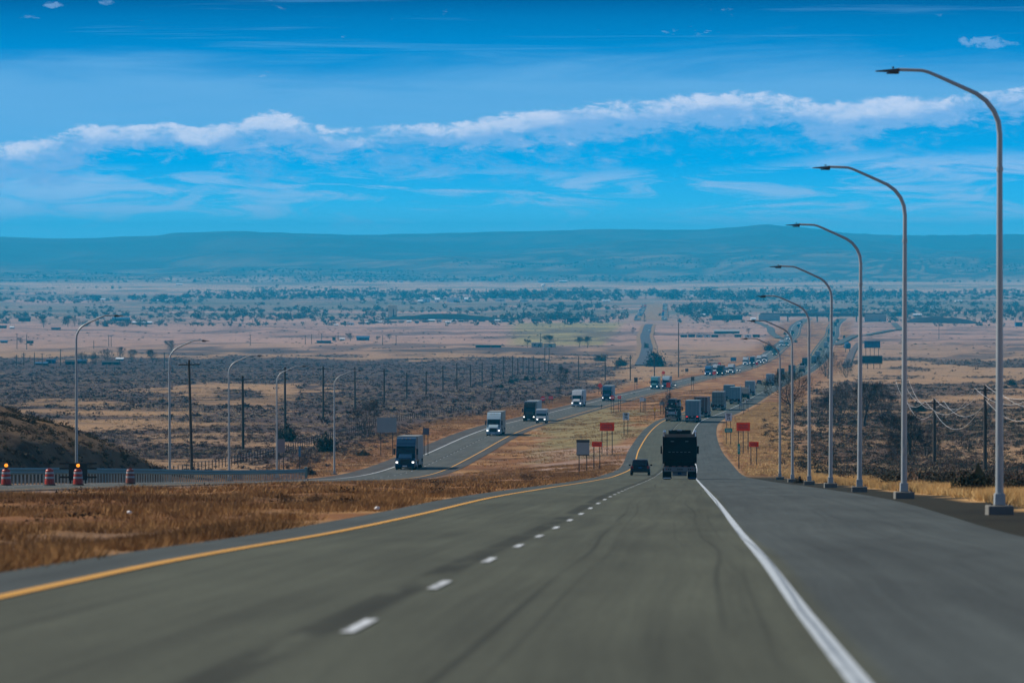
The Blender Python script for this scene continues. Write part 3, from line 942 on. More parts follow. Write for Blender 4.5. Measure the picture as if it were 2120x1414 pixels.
# ------------------------------------------------------------------ cars
def car(label, col, name='car', suv=False, lit=True, group=None, cat='car', simple=False):
    o = empty(name, (0, 0, 0), label, cat, group)
    h = 1.72 if suv else 1.45

    def body(b):
        b.prism([(-.02, .42), (-.05, .72), (-.35, .86), (-1.3, .98), (-4.1, 1.0), (-4.55, .95), (-4.62, .6), (-4.55, .34), (-.2, .28)], -.9, .9, .07)

    part('carbody', 'body', body, col, o)
    if suv: roof = [(-1.25, .95), (-2.0, 1.62), (-2.3, h), (-3.95, h - .03), (-4.15, 1.62), (-4.5, .95)]
    else: roof = [(-1.25, .95), (-2.05, 1.36), (-2.4, h), (-3.4, h), (-3.75, 1.36), (-4.35, .95)]

    def top(b):
        b.prism(roof, -.80, .80, .05)
        for v in b.bm.verts:
            if v.co.z > 1.0: v.co.x *= 1 - .17 * (v.co.z - .95) / .75
    part(f'carroof{suv}', 'roof', top, col, o)

    def win(front):
        def fn(b):
            a, c = (roof[0], roof[2]) if front else (roof[-1], roof[3])
            s = .03 if front else -.03
            y0, z0 = a[0] + (c[0] - a[0]) * .10, a[1] + (c[1] - a[1]) * .10
            y1, z1 = a[0] + (c[0] - a[0]) * .86, a[1] + (c[1] - a[1]) * .86
            if suv and not front: y0, z0, y1, z1 = -4.46, 1.02, -4.17, 1.60
            b.prism([(y0 + s, z0 + .03), (y1 + s, z1 + .03), (y1, z1), (y0, z0)], -.72, .72)
            for v in b.bm.verts:
                v.co.x *= 1 - .17 * max(v.co.z - .95, 0) / .75
        return fn
    part(f'ws{suv}', 'windshield', win(True), GLASS, o)
    part(f'rw{suv}', 'rear_window', win(False), GLASS, o)
    for s in (-1, 1):
        part(f'csw{s}{suv}', 'side_window', lambda b: (b.prism([(-1.75, 1.03), (-2.25, h - .16), (-3.7, h - .16), (-4.0, 1.03)], s * .79, s * .80),
             [setattr(v.co, 'x', v.co.x * (1 - .17 * (v.co.z - .95) / .75) + s * .012) for v in b.bm.verts]), GLASS, o)
        part(f'chl{s}', 'headlight', lambda b: b.box(s * .68 - .15, s * .68 + .15, -.14, -.02, .62, .76, .02), LAMP if lit else CHROME, o)
        part(f'ctl{s}{suv}', 'tail_light', lambda b: b.box(s * .76 - .12, s * .76 + .12, -4.66, -4.55, .72, .98 if suv else .88, .02), REDL, o)
        part(f'cm{s}', 'mirror', lambda b: b.box(s * 1.0 - .1, s * 1.0 + .1, -1.75, -1.62, 1.0, 1.16, .03), col, o)
        for y in (-.85, -3.7): wheel(o, s * .8, y, .33, .22)
    part('cgr', 'grille', lambda b: b.box(-.45, .45, -.09, .0, .48, .66, .02), DARKP, o)
    part('cbump', 'rear_bumper', lambda b: b.box(-.88, .88, -4.68, -4.5, .36, .56, .04), DARKP, o)
    part('cplate', 'number_plate', lambda b: b.box(-.16, .16, -4.66, -4.63, .76, .88), PLATE, o)
    return o


# ------------------------------------------------------------------ the dark refuse truck ahead
def refuse_truck():
    o = empty('dump_truck', (0, 0, 0), 'black heavy dump truck seen from behind in the right lane', 'truck')
    K = P['black']
    RK = pm('sooty_body_steel', (.008, .008, .010), .6, 0, .3, 1.2, .12)
    bd = MB()
    bd.prism([(-3.2, .98), (-3.2, 3.3), (-8.3, 3.45), (-8.85, 3.2), (-8.95, 1.4), (-8.7, .98)], -1.16, 1.16, .05)
    for y in np.arange(-8.2, -3.2, .8):
        for s in (-1, 1): bd.box(s * 1.22 - .07, s * 1.22 + .07, y, y + .14, 1.2, 3.25)
    body = link('dump_body', bd.mesh('dump_body'), RK, o)
    g = MB()
    for z in (1.5, 2.0, 2.62, 2.95): g.box(-1.14, 1.14, -9.03, -8.8, z, z + .09)
    for x in (-1.14, -.6, 0, .6, 1.14): g.box(x - .05, x + .05, -9.02, -8.8, 1.45, 3.15)
    g.box(-1.1, 1.1, -8.99, -8.86, 1.45, 3.2)
    link('tailgate', g.mesh('tailgate'), RK, o)
    for x in np.arange(-.85, .8, .3): part(f'rs{x:.1f}', 'reflector', lambda b: b.box(x, x + .17, -9.06, -9.03, 2.06, 2.09), pm('grey_reflector', (.2, .23, .25), .4), o)
    for x in (-.55, .55): part(f'hw{x}', 'tailgate_latch', lambda b: b.box(x - .12, x + .12, -9.07, -9.02, 2.86, 2.9), pm('grey_reflector', (.2, .23, .25), .4), o)
    c = MB()
    c.prism([(-.1, .6), (-.1, 1.6), (-1.7, 1.95), (-2.1, 3.15), (-3.05, 3.2), (-3.05, .6)], -1.12, 1.12, .08)
    link('cab', c.mesh('cab'), K, o)
    v = MB()
    v.box(-.86, .86, -3.35, -3.1, 3.2, 3.78, .05)
    v.box(-.80, .80, -4.6, -3.3, 3.42, 3.66, .05)
    link('headboard', v.mesh('headboard'), RK, o)
    part('rlp0', 'roof_lamp', lambda b: b.box(-.22, .18, -3.37, -3.33, 3.72, 3.80), PLATE, o)
    part('rlp1', 'roof_lamp', lambda b: b.box(-.80, -.64, -3.37, -3.33, 3.73, 3.79), PLATE, o)
    for s in (-1, 1):
        part(f'rst{s}', 'exhaust_stack', lambda b: (b.tube([(s * 1.16, -3.25, 1.2), (s * 1.16, -3.25, 3.52)], .075, 10), b.tube([(s * 1.16, -3.25, 3.5), (s * 1.16, -3.25, 3.62), (s * 1.16, -3.25, 3.76)], [.085, .1, .08], 10)), CHROME, o)
        part(f'rarm{s}', 'tarp_arm', lambda b: b.tube([(s * 1.27, -8.0, 1.3), (s * 1.3, -7.0, 2.5), (s * 1.27, -4.2, 3.55)], .04, 6), DARKP, o)
        part(f'rmir{s}', 'mirror', lambda b: (b.box(s * 1.38 - .1, s * 1.38 + .1, -2.0, -1.86, 1.95, 2.55, .03), b.tube([(s * 1.1, -1.95, 2.4), (s * 1.4, -1.93, 2.4)], .025, 5)), K, o)
        wheel(o, s * 1.03, -1.2, .53, .32)
        for y in (-5.9, -7.25): wheel(o, s * .97, y, .53, .56)
        f = part(f'rfl{s}', 'mud_flap', lambda b: b.box(s * .95 - .34, s * .95 + .34, -8.15, -8.12, .06, .85), BLACK, o)
        part(f'rbl{s}', 'flap_weight', lambda b: b.box(s * .95 - .28, s * .95 + .28, -8.17, -8.15, .07, .14), CHROME if s < 0 else paintm('blue_flap_paint', (.02, .10, .25)), f)
    bb = MB()
    bb.box(-1.2, 1.2, -8.75, -8.4, .60, .94, .02)
    bm = link('bumper', bb.mesh('bumper'), pm('dull_bumper_steel', (.15, .17, .185), .5, .1), o)
    for i, x in enumerate((-1.0, -.84, -.68, -.12, .03, .18, .68, .84, 1.0)):
        part(f'bl{i}', 'tail_light', lambda b: b.cyl((x, -8.76, .77), (0, 1, 0), .055, .03, 10), DARKP if i not in (0, 8) else REDL, bm)
    for x in (-.95, -.45, 0, .45, .95): part(f'mk{x}', 'reflective_tape', lambda b: b.box(x - .14, x + .14, -8.77, -8.7, .945, 1.01), pm('faded_red_tape', (.22, .07, .06), .5), bm)
    hp = MB()
    hp.prism([(-8.5, .60), (-8.6, .30), (-8.45, .26), (-8.3, .60)], -.55, .55, .02)
    link('hitch_plate', hp.mesh('hitch_plate'), pm('dull_bumper_steel', (.15, .17, .185), .5, .1), o)
    part('rpl', 'number_plate', lambda b: b.box(-.14, .14, -8.66, -8.62, .36, .54), paintm('blue_plate', (.01, .03, .09)), o)
    ch = MB()
    ch.box(-.45, .45, -8.5, -.4, .62, 1.14)
    link('chassis', ch.mesh('chassis'), DARKP, o)
    return o


o = refuse_truck()
pose(o, 400.5, 2.25, away=True)

o = car('dark hatchback driving ahead in the left lane', pm('charcoal_car_paint', (.014, .016, .02), .4, 0, .1, 1, .3), suv=True, lit=False)
for ch in o.children:
    if ch.name.startswith('number_plate'): ch.material_slots[0].material = P['blue']
pose(o, 478 + 4.6, -1.55, away=True)
o.matrix_world = o.matrix_world @ Matrix.Diagonal((1.0, 1.0, .87, 1.0))

# oncoming carriageway: (row, photo x, label, cab, trailer, high roof)
ON = [
    (973.5, 838, 'dark blue semi truck with beige trailer, nearest in oncoming lanes', 'navy', 'beige', True),
    (903, 1021, 'pale blue semi truck with a beige trailer, second oncoming truck', 'pale', 'beige', True),
    (873, 1102, 'black semi truck beside a white step van on the oncoming road', 'black', 'white', True),
    (843, 1193, 'silver semi truck just left of the do not enter sign pair', 'silver', 'silver', True),
    (831, 1262, 'navy semi truck with white trailer, behind the red wrong way sign', 'navy', 'white', True),
    (806, 1354, 'teal semi truck, left one of two driving side by side', 'teal', 'silver', True),
    (805, 1378, 'tall pale semi truck, right one of two driving side by side', 'pale', 'white', True),
    (778, 1465, 'blue semi truck leading the second oncoming bunch', 'blue', 'blue', True),
    (775, 1479, 'silver semi truck half hidden behind black semi truck', 'silver', 'silver', True),
    (777, 1490, 'black semi truck right behind a round orange sign', 'black', 'dark', True),
    (774, 1515, 'tall white semi truck ahead of a small dark car', 'white', 'white', True),
    (757, 1536, 'white semi truck alone on the outer oncoming lane', 'white', 'white', True),
    (755, 1558, 'dark navy semi truck near the pair of red signs', 'navy', 'silver', True),
    (753, 1571, 'white high roof semi truck behind the farther red sign', 'white', 'white', True),
    (750, 1586, 'silver white semi truck at the foot of the far curve', 'silver', 'white', True),
    (736, 1604, 'dark green semi truck left of the fifth right lamp post', 'green', 'dark', False),
    (734, 1617, 'teal semi truck right beside the fifth right lamp post', 'teal', 'white', True),
    (717, 1620, 'pale semi truck, left of two on the far oncoming bend', 'pale', 'white', True),
    (717, 1631, 'dark teal truck, right of two on the far oncoming bend', 'teal', None, False),
    (704, 1634, 'silver semi truck above the pair on the far bend', 'silver', 'silver', True),
    (695, 1642, 'green semi truck below the overpass on the oncoming road', 'green', 'dark', False),
    (680, 1653, 'navy semi truck coming out from under the overpass', 'navy', 'white', True),
    (673, 1658, 'dark semi truck in the shade of the overpass', 'black', 'dark', True),
    (676, 1666, 'white semi truck coming out from under the overpass', 'white', 'white', True),
]
for row, px, lab, cc, sk, rf in ON:
    d = lane_d(row, True)
    off = px2x(px, d) - float(lx_(d))
    lane = -1.83 if off < .2 else 1.83
    off = off if abs(off - lane) < 1.1 else lane + max(-1.1, min(1.1, off - lane))
    o = semi(lab, cc, sk, rf, group='trucks on the oncoming carriageway')
    pose(o, d, off, left=True)


def step_van(label):
    o = empty('step_van', (0, 0, 0), label, 'van', 'trucks on the oncoming carriageway')
    W = P['white']
    part('svb', 'body', lambda b: b.prism([(-.75, .5), (-.85, 1.45), (-1.15, 2.6), (-1.35, 2.85), (-7.2, 2.85), (-7.2, .5)], -1.1, 1.1, .07), W, o)
    part('svh', 'hood', lambda b: b.prism([(-.03, .45), (-.06, 1.05), (-.25, 1.3), (-.9, 1.42), (-.9, .45)], -.95, .95, .06), W, o)
    part('svw', 'windshield', lambda b: b.prism([(-.84, 1.5), (-1.12, 2.4), (-1.15, 2.4), (-.89, 1.5)], -1.0, 1.0), GLASS, o)
    part('svg', 'grille', lambda b: b.box(-.5, .5, -.06, .02, .62, 1.0, .02), DARKP, o)
    part('svbp', 'bumper', lambda b: b.box(-1.08, 1.08, -.2, .1, .34, .56, .04), DARKP, o)
    for s in (-1, 1):
        part(f'svl{s}', 'headlight', lambda b: b.box(s * .74 - .13, s * .74 + .13, -.05, .03, .72, .92, .03), LAMP, o)
        part(f'svm{s}', 'mirror', lambda b: b.box(s * 1.28 - .1, s * 1.28 + .1, -1.0, -.9, 1.6, 2.1, .03), DARKP, o)
        for y in (-.95, -5.4): wheel(o, s * .9, y, .42, .3)
    return o


def put(o, row, px, left, away=False):
    d = lane_d(row, left)
    off = px2x(px, d) - float(lx_(d) if left else cx(d))
    pose(o, d, off, left=left, away=away)
    return d


put(step_van('white step van overtaking the black semi truck'), 877, 1120, True)
put(step_van('blue white step van between the black and the tall white semi trucks'), 773, 1501, True)
put(car('dark car right of the two trucks driving side by side', P['grey'], suv=True), 802, 1394, True)
put(car('small dark car behind the tall white semi truck', P['grey']), 770, 1529, True)
put(car('small dark car in the far oncoming bunch of white trucks', P['grey']), 753, 1578, True)

# traffic driving away: (row, photo x, label, cab, trailer, kind, lit)
AWAY = [
    (875.5, 1434, 'white box semi trailer with two lit red tail lights', 'white', 'blue', 'van', True),
    (865, 1451, 'brown semi trailer just ahead of the white one', 'maroon', 'brown', 'van', False),
    (850, 1486, 'grey container on a semi trailer with barred doors', 'black', 'grey', 'container', False),
    (831, 1510, 'white semi trailer in the left lane, partly hidden', 'white', 'blue', 'van', False),
    (837, 1521, 'blue grey semi trailer in the right lane', 'blue', 'blue', 'van', False),
    (819.5, 1552, 'white semi trailer ahead of the black flatbed truck', 'white', 'white', 'van', False),
    (799, 1594, 'white semi trailer with grey markings by the bare tree', 'white', 'silver', 'van', False),
    (785, 1616, 'dark grey semi trailer behind the nearest thin lamp posts', 'black', 'dark', 'van', False),
    (776, 1637, 'dark semi trailer second beyond the bare tree', 'black', 'dark', 'van', False),
    (758, 1667, 'dark tall semi trailer ahead of a black dump truck', 'navy', 'dark', 'van', False),
    (753, 1685, 'light blue semi trailer left of the bare tree clump', 'white', 'blue', 'van', False),
    (742, 1691, 'pale semi trailer at the start of the far straight', 'white', 'white', 'van', False),
    (721, 1711, 'silver semi trailer beside the sixth right lamp post', 'white', 'silver', 'van', False),
    (709, 1716, 'dark blue semi trailer in left lane of the far straight', 'navy', 'blue', 'van', False),
    (697, 1725, 'dark semi trailer in right lane of the far straight', 'black', 'dark', 'van', False),
    (691, 1716.5, 'blue semi trailer far up in the left lane', 'blue', 'blue', 'van', False),
    (676, 1731, 'dark semi trailer about to pass under the overpass', 'black', 'dark', 'van', False),
    (669, 1734, 'farthest semi trailer, right under the overpass', 'green', 'dark', 'van', False),
]
for row, px, lab, cc, sk, kd, lt in AWAY:
    d = lane_d(row, False)
    off = px2x(px, d) - float(cx(d))
    lane = -1.83 if off < 0 else 1.83
    off = lane + max(-1.0, min(1.0, off - lane))
    o = semi(lab, cc, sk, True, kd, False, 'trucks driving away', lt)
    pose(o, d + 21.5, off, away=True)

put(car('dark car in the left lane ahead of the white trailers', P['grey'], suv=True, lit=False), 796.5, 1572, False, True)
put(car('small green car alone in the left lane of far straight', P['green'], suv=True, lit=False), 726, 1699, False, True)


def flat_dump(label, row, px, extra):
    o = empty('flatbed_truck', (0, 0, 0), label, 'truck', 'trucks driving away')
    tractor(o, P['black'], extra, False)
    b = MB()
    b.box(-1.25, 1.25, -15, -6, 1.15, 1.5)
    if extra:
        b.prism([(-6.1, 1.5), (-6.1, 2.9), (-7, 3.1), (-13.8, 2.6), (-15, 1.5)], -1.2, 1.2, .05)
    else:
        b.prism([(-6.5, 1.5), (-7.5, 2.6), (-9.5, 3.2), (-12.0, 2.8), (-14.5, 1.5)], -1.1, 1.1, .1)
        for y in (-8, -11): b.tube([(-1.1, y, 1.5), (.9, y + 1.4, 3.3)], .12, 6)
    t = link('flatbed', b.mesh('flatbed'), T['dark'], o)
    for s in (-1, 1):
        for y in (-12.6, -13.8): wheel(t, s * .98, y, .5, .5)
        part(f'ftl{s}', 'tail_light', lambda q: q.box(s * .98 - .12, s * .98 + .12, -15.05, -15, 1.2, 1.36), REDL, t)
        part(f'ffl{s}', 'mud_flap', lambda q: q.box(s * .98 - .3, s * .98 + .3, -14.8, -14.78, .2, 1.15), BLACK, t)
    d = lane_d(row, False)
    off = px2x(px, d) - float(cx(d))
    pose(o, d + 15, max(-2.6, min(2.6, off)), away=True)


flat_dump('black flatbed truck with a dark load between two trailers', 827, 1541, False)
flat_dump('black dump truck below the dark trailer on the bend', 771, 1661, True)

# car hauler in the left lane
o = empty('car_hauler', (0, 0, 0), 'dark car hauler loaded with a white car at its tail', 'truck', 'trucks driving away')
tractor(o, P['black'], True, False)
b = MB()
for y in (-6.6, -10, -13.5, -17, -20):
    for s in (-1, 1): b.box(s * 1.22 - .07, s * 1.22 + .07, y - .07, y + .07, .7, 2.75)
b.box(-1.28, -.55, -20.6, -6.2, 2.35, 2.5)
b.box(.55, 1.28, -20.6, -6.2, 2.35, 2.5)
b.box(-1.25, 1.25, -20.9, -6.4, .62, .78)
b.prism([(-20.9, .62), (-21.6, .4), (-21.6, .46), (-20.9, .78)], -1.1, 1.1)
hl = link('trailer_frame', b.mesh('trailer_frame'), DARKP, o)
for s in (-1, 1):
    for y in (-17.2, -18.4): wheel(hl, s * 1.0, y, .42, .4)
    part(f'htl{s}', 'tail_light', lambda q: q.box(s * 1.05 - .12, s * 1.05 + .12, -20.98, -20.9, .64, .78), REDL, hl)
d = lane_d(873, False)
pose(o, d + 21, -1.9, away=True)
for cf, yy, zz, cc, lab in (((0, 0), -16.1, .80, 'white', 'white car riding low at the tail of the car hauler'), ((0, 0), -15.2, 2.52, 'black', 'black car riding on the upper deck of the car hauler'),
                        ((0, 0), -8.2, 2.52, 'navy', 'navy car riding on the upper deck behind the hauler cab')):
    c_ = car(lab, P[cc], suv=True, lit=False, group='cars carried by the hauler')
    c_.matrix_world = o.matrix_world @ Matrix.Translation((0, yy, zz))

# tiny vehicles far off in the town street and on the frontage road
M_TINY = [P['white'], P['grey'], P['silver'], P['blue'], P['red'], P['tan']]


def tiny(m):
    if 'tiny' not in MESH:
        b = MB()
        b.prism([(0, .4), (0, .95), (-1.0, 1.05), (-1.7, 1.65), (-3.8, 1.7), (-4.4, 1.1), (-4.6, .9), (-4.6, .4)], -.95, .95, .06)
        for s in (-1, 1):
            for y in (-.9, -3.6): b.cyl((s * .82, y, .33), (1, 0, 0), .33, .2, 10)
        MESH['tiny'] = b.mesh('far_car')
    return link('far_car', MESH['tiny'], m)


for i in range(26):
    d = 5700 + i * 72 + random.uniform(-25, 25)
    xx = float(pchip([(p[1], p[0]) for p in twn], d)) + (-16 if i % 2 else 14) + random.choice((-2, 2))
    o = tiny(M_TINY[int(random.random() * 6)])
    o.location = (xx, d, ground(xx, d) + .85)
    o.scale = (1.25, 1.6, 1.5)
    tag(o, 'tiny vehicle among many on the far town street', 'car', 'vehicles on the far town street')
o = tiny(P['white'])
d = 4650.
xx = px2x(1344.5, d)
o.location = (xx, d, ground(xx, d) + .55)
tag(o, 'single white car on the straight grey frontage road', 'car')
# ------------------------------------------------------------------ street lamps
M_CONC = pm('footing_concrete', (.15, .15, .14), .9, 0, .2, 2.0, .2)
M_LED = pm('lamp_head_grey', (.045, .048, .05), .5, 0, .1, 3)


def lamp_post(x, d, z, H, flip, label, group):
    o = empty('street_lamp', (x, d, z), label, 'street lamp', group, math.pi if flip else 0)
    o.rotation_euler = (random.uniform(-.005, .005), random.uniform(-.004, .004), (math.pi if flip else 0) + random.uniform(-.05, .05))
    s = H / 10.65

    def pole(b):
        pts = [(0, 0, .36), (0, 0, 5.0), (0, 0, 8.25)]
        b.tube(pts, [.098, .082, .068], 14, False)

    def arm(b):
        pts = [(0, 0, 8.25), (0, 0, 9.08), (-.035, 0, 9.39), (-.146, 0, 9.66), (-.33, 0, 9.90), (-.58, 0, 10.08), (-1.0, 0, 10.27), (-1.45, 0, 10.47), (-1.72, 0, 10.585), (-1.88, 0, 10.63), (-2.1, 0, 10.64), (-2.5, 0, 10.65)]
        b.tube(pts, [.068, .066, .064, .062, .06, .056, .05, .046, .043, .041, .04, .04], 10, False)

    p = part('lp_pole', 'pole', pole, STEEL, o, True)
    part('lp_joint', 'collar', lambda b: b.tube([(0, 0, 8.2), (0, 0, 8.3)], .085, 12), STEEL, p)
    part('lp_hole', 'hand_hole_cover', lambda b: b.box(-.05, .05, -.112, -.09, 1.3, 1.55), STEEL, p)
    a = part('lp_arm', 'arm', arm, STEEL, o, True)

    def head(b):
        v0 = [b.bm.verts.new(q) for q in ((-3.02, -.07, 10.60), (-3.02, .07, 10.60), (-2.46, .15, 10.58), (-2.46, -.15, 10.58), (-3.02, -.07, 10.625), (-3.02, .07, 10.625), (-2.46, .15, 10.68), (-2.46, -.15, 10.68))]
        for f in ((0, 1, 2, 3), (4, 5, 6, 7), (0, 1, 5, 4), (1, 2, 6, 5), (2, 3, 7, 6), (3, 0, 4, 7)): b.bm.faces.new([v0[q] for q in f])
        b.box(-2.75, -2.46, -.08, .08, 10.545, 10.58, .008)
        b.box(-2.62, -2.57, -.03, .03, 10.68, 10.72)
    part('lp_head', 'lamp_head', head, M_LED, o)
    part('lp_base', 'base', lambda b: (b.box(-.13, .13, -.13, .13, .12, .40, .015, .94),), STEEL, o)
    f = part('lp_foot', 'footing', lambda b: (b.box(-.31, .31, -.31, .31, -.9, .11, .03),), M_CONC, o)
    part('lp_bolts', 'anchor_bolt', lambda b: [b.cyl((u * .22, v * .22, .15), (0, 0, 1), .016, .06, 6) for u in (-1, 1) for v in (-1, 1)], DARKP, f)
    o.scale = (s, s, s)
    return o


RL = [(126, 2070), (169, 1872), (209.5, 1780), (253, 1720), (296, 1676), (346, 1641), (396, 1615)]
ORD = ['first', 'second', 'third', 'fourth', 'fifth', 'sixth', 'seventh', 'eighth', 'ninth', 'tenth', 'eleventh', 'twelfth', 'thirteenth', 'fourteenth', 'fifteenth', 'sixteenth', 'seventeenth', 'eighteenth', 'nineteenth', 'twentieth',
       'twenty-first', 'twenty-second', 'twenty-third', 'twenty-fourth', 'twenty-fifth', 'twenty-sixth', 'twenty-seventh', 'twenty-eighth', 'twenty-ninth', 'thirtieth']
for i, (d, px) in enumerate(RL):
    x = px2x(px, d)
    lamp_post(x, d, ground(x, d) + .12, 10.72, False, f'{ORD[i]} and nearest curved grey street lamp on right gravel verge' if i == 0 else f'curved grey street lamp on right gravel verge, {ORD[i]} from the camera', 'street lamps along the right verge')
for i, (d, px) in enumerate([(376, 158), (444, 351), (502, 474), (561, 573), (605, 692)]):
    x = px2x(px, d)
    lamp_post(x, d, min(ground(x, d), lz(d) + .3), 12.2, True, f'curved grey street lamp behind the guard rail, {ORD[i]} from the left', 'street lamps along the oncoming road')


# ------------------------------------------------------------------ guard rail and drums, left
M_RAIL = pm('weathered_rail_steel', (.10, .19, .19), .6, .1, .2, 1.0)
M_POST = pm('weathered_rail_post', (.30, .36, .35), .7, .1, .2, 2.0)
gr = empty('guard_rail', (0, 0, 0), 'long steel guard rail with many short posts on the left', 'guard rail')
d0, d1, step = 262.0, 560.0, 1.905
gx = lambda q: float(lx_(q)) - 7.55
ds = np.arange(d0, d1, step)
b = MB()
prof = [(0, .66), (.05, .73), (.05, .80), (0, .87), (.05, .94), (.05, 1.01), (0, 1.08)]
prev = None
for q in ds:
    x, z = gx(q), float(gz(gx(q), q))
    ring = [b.bm.verts.new((x + .10 + p[0], q, z + p[1])) for p in prof] + [b.bm.verts.new((x + .085 + p[0], q, z + p[1])) for p in prof[::-1]]
    if prev:
        for j in range(len(ring)):
            b.bm.faces.new((prev[j], prev[(j + 1) % len(ring)], ring[(j + 1) % len(ring)], ring[j]))
    else: b.bm.faces.new(ring)
    prev = ring
b.bm.faces.new(prev)
link('rail', b.mesh('rail'), M_RAIL, gr)
pm_ = MB()
pm_.box(-.045, .045, -.1, .1, -.3, 1.06)
pm_.box(.085, .11, -.07, .07, .7, 1.0)
pmesh = pm_.mesh('post')
for i, q in enumerate(ds[:99]):
    o = link('post', pmesh, M_POST, gr)
    o.location = (gx(q), q, float(gz(gx(q), q)))
rest = MB()
for q in ds[99:]:
    x, z = gx(q), float(gz(gx(q), q))
    rest.box(x - .045, x + .045, q - .1, q + .1, z - .3, z + 1.06)
tag(link('far_posts', rest.mesh('far_posts'), M_POST, gr), None, None, None, 'stuff')
q = d1
e = MB()
e.box(gx(q) - .1, gx(q) + .22, q - .2, q + .3, float(gz(gx(q), q)) - .2, float(gz(gx(q), q)) + 1.25, .05)
link('end_block', e.mesh('end_block'), M_RAIL, gr)

M_ORA = pm('orange_drum_plastic', (.36, .025, .012), .45, 0, .15, 3)
M_REF = pm('white_reflective_band', (.30, .32, .34), .5, 0, .08, 6)
M_AMB = pm('lit_amber_lens', (.8, .3, .02), .3, 0, 0, 1, .5, ((1, .30, .02), 1.3))
for px, row, d, lab, lit in ((12, 1008, 300, 'orange drum with a lit amber lamp at the left edge', True), (102, 1007, 303, 'orange drum without a lamp between two lamp topped drums', False),
                             (161, 1006, 306, 'orange drum with amber lamp, third from the left', True), (269, 1000, 330, 'faded dark orange drum, fourth from the left', False)):
    x = px2x(px, d)
    o = empty('traffic_drum', (x, d, float(gz(x, d)) + .04), lab, 'traffic drum', 'traffic drums along the guard rail')
    part('drumb', 'body', lambda b: b.tube([(0, 0, .08), (0, 0, .34), (0, 0, .35), (0, 0, .62), (0, 0, .63), (0, 0, .88), (0, 0, .94)], [.29, .285, .265, .262, .24, .235, .2], 20), M_ORA if lit or px == 102 else pm('faded_drum_plastic', (.22, .06, .04), .6, 0, .3, 3), o)
    part('drumf', 'foot', lambda b: b.tube([(0, 0, 0), (0, 0, .08)], [.36, .32], 16), BLACK, o)
    for zz in (.40, .68):
        part(f'drum{zz}', 'reflective_band', lambda b: b.tube([(0, 0, zz), (0, 0, zz + .12)], [.278 - (zz > .5) * .022, .276 - (zz > .5) * .024], 20), M_REF, o)
    part('drumh', 'handle', lambda b: b.box(-.11, .11, -.02, .02, .93, 1.0, .01), M_ORA, o)
    if lit:
        w_ = part('druml', 'warning_lamp', lambda b: (b.cyl((0, 0, 1.17), (0, 1, 0), .105, .09, 16), ), M_AMB, o)
        part('drumlb', 'lamp_case', lambda b: b.box(-.08, .08, -.05, .05, .97, 1.08, .01), DARKP, w_)

# arrow board trailer, dark, left
M_RUST = pm('rusty_brown_board', (.035, .022, .014), .8, 0, .3, 3)
d = 345.0
x = px2x(161, d)
o = empty('arrow_board', (x, d, float(gz(x, d))), 'dark brown slatted board behind the guard rail and drums', 'sign board')
b = MB()
b.box(-.62, .62, -.06, .06, .25, 1.42, .02)
link('panel', b.mesh('panel'), M_RUST, o)
for zz in (.40, .98, 1.32):
    for s in (-1, 1): part(f'slat{s}{zz}', 'slat', lambda q: q.box(min(s * .6, s * 1.25), max(s * .6, s * 1.25), -.04, .04, zz, zz + .13), M_RUST, o)
for s in (-.5, .5): part(f'abl{s}', 'leg', lambda q: q.box(s - .05, s + .05, -.05, .05, -.2, .3), M_RUST, o)


# ------------------------------------------------------------------ signs
M_OSIGN = pm('fluorescent_orange_sheeting', (1.0, .055, .004), .7, 0, .06, 2, .06)
M_RSIGN = pm('red_sheeting', (.80, .03, .035), .7, 0, .06, 2, .06)
M_WSIGN = pm('white_sheeting', (.66, .70, .74), .7, 0, .06, 2, .06)
M_GSIGN = pm('green_sheeting', (.015, .30, .22), .7, 0, .06, 2, .06)
M_BSIGN = pm('blue_sheeting', (.06, .20, .34), .7, 0, .06, 2, .06)
M_YSIGN = pm('yellow_sheeting', (.95, .45, .02), .7, 0, .06, 2, .06)
M_BACK = pm('bare_aluminium_sign_back', (.27, .32, .32), .55, .1, .12, 1.5)
M_BROWN = pm('brown_sheeting', (.07, .045, .035), .6, 0, .15, 2)
M_SPOST = pm('dark_sign_post', (.045, .045, .045), .8, 0, .2, 4)
M_INK = pm('black_sign_ink', (.015, .016, .018), .6, 0, .1, 5)


def text_mesh(s, size, bold=0.0):
    cu = bpy.data.curves.new('lettering', 'FONT')
    cu.body = s
    cu.size = size
    cu.align_x = 'CENTER'
    cu.align_y = 'CENTER'
    cu.extrude = .004
    cu.offset = bold
    cu.space_line = .85
    t = bpy.data.objects.new('lettering', cu)
    me = bpy.data.meshes.new_from_object(t)
    bpy.data.objects.remove(t)
    me.transform(Matrix.Rotation(R(90), 4, 'X'))
    return me


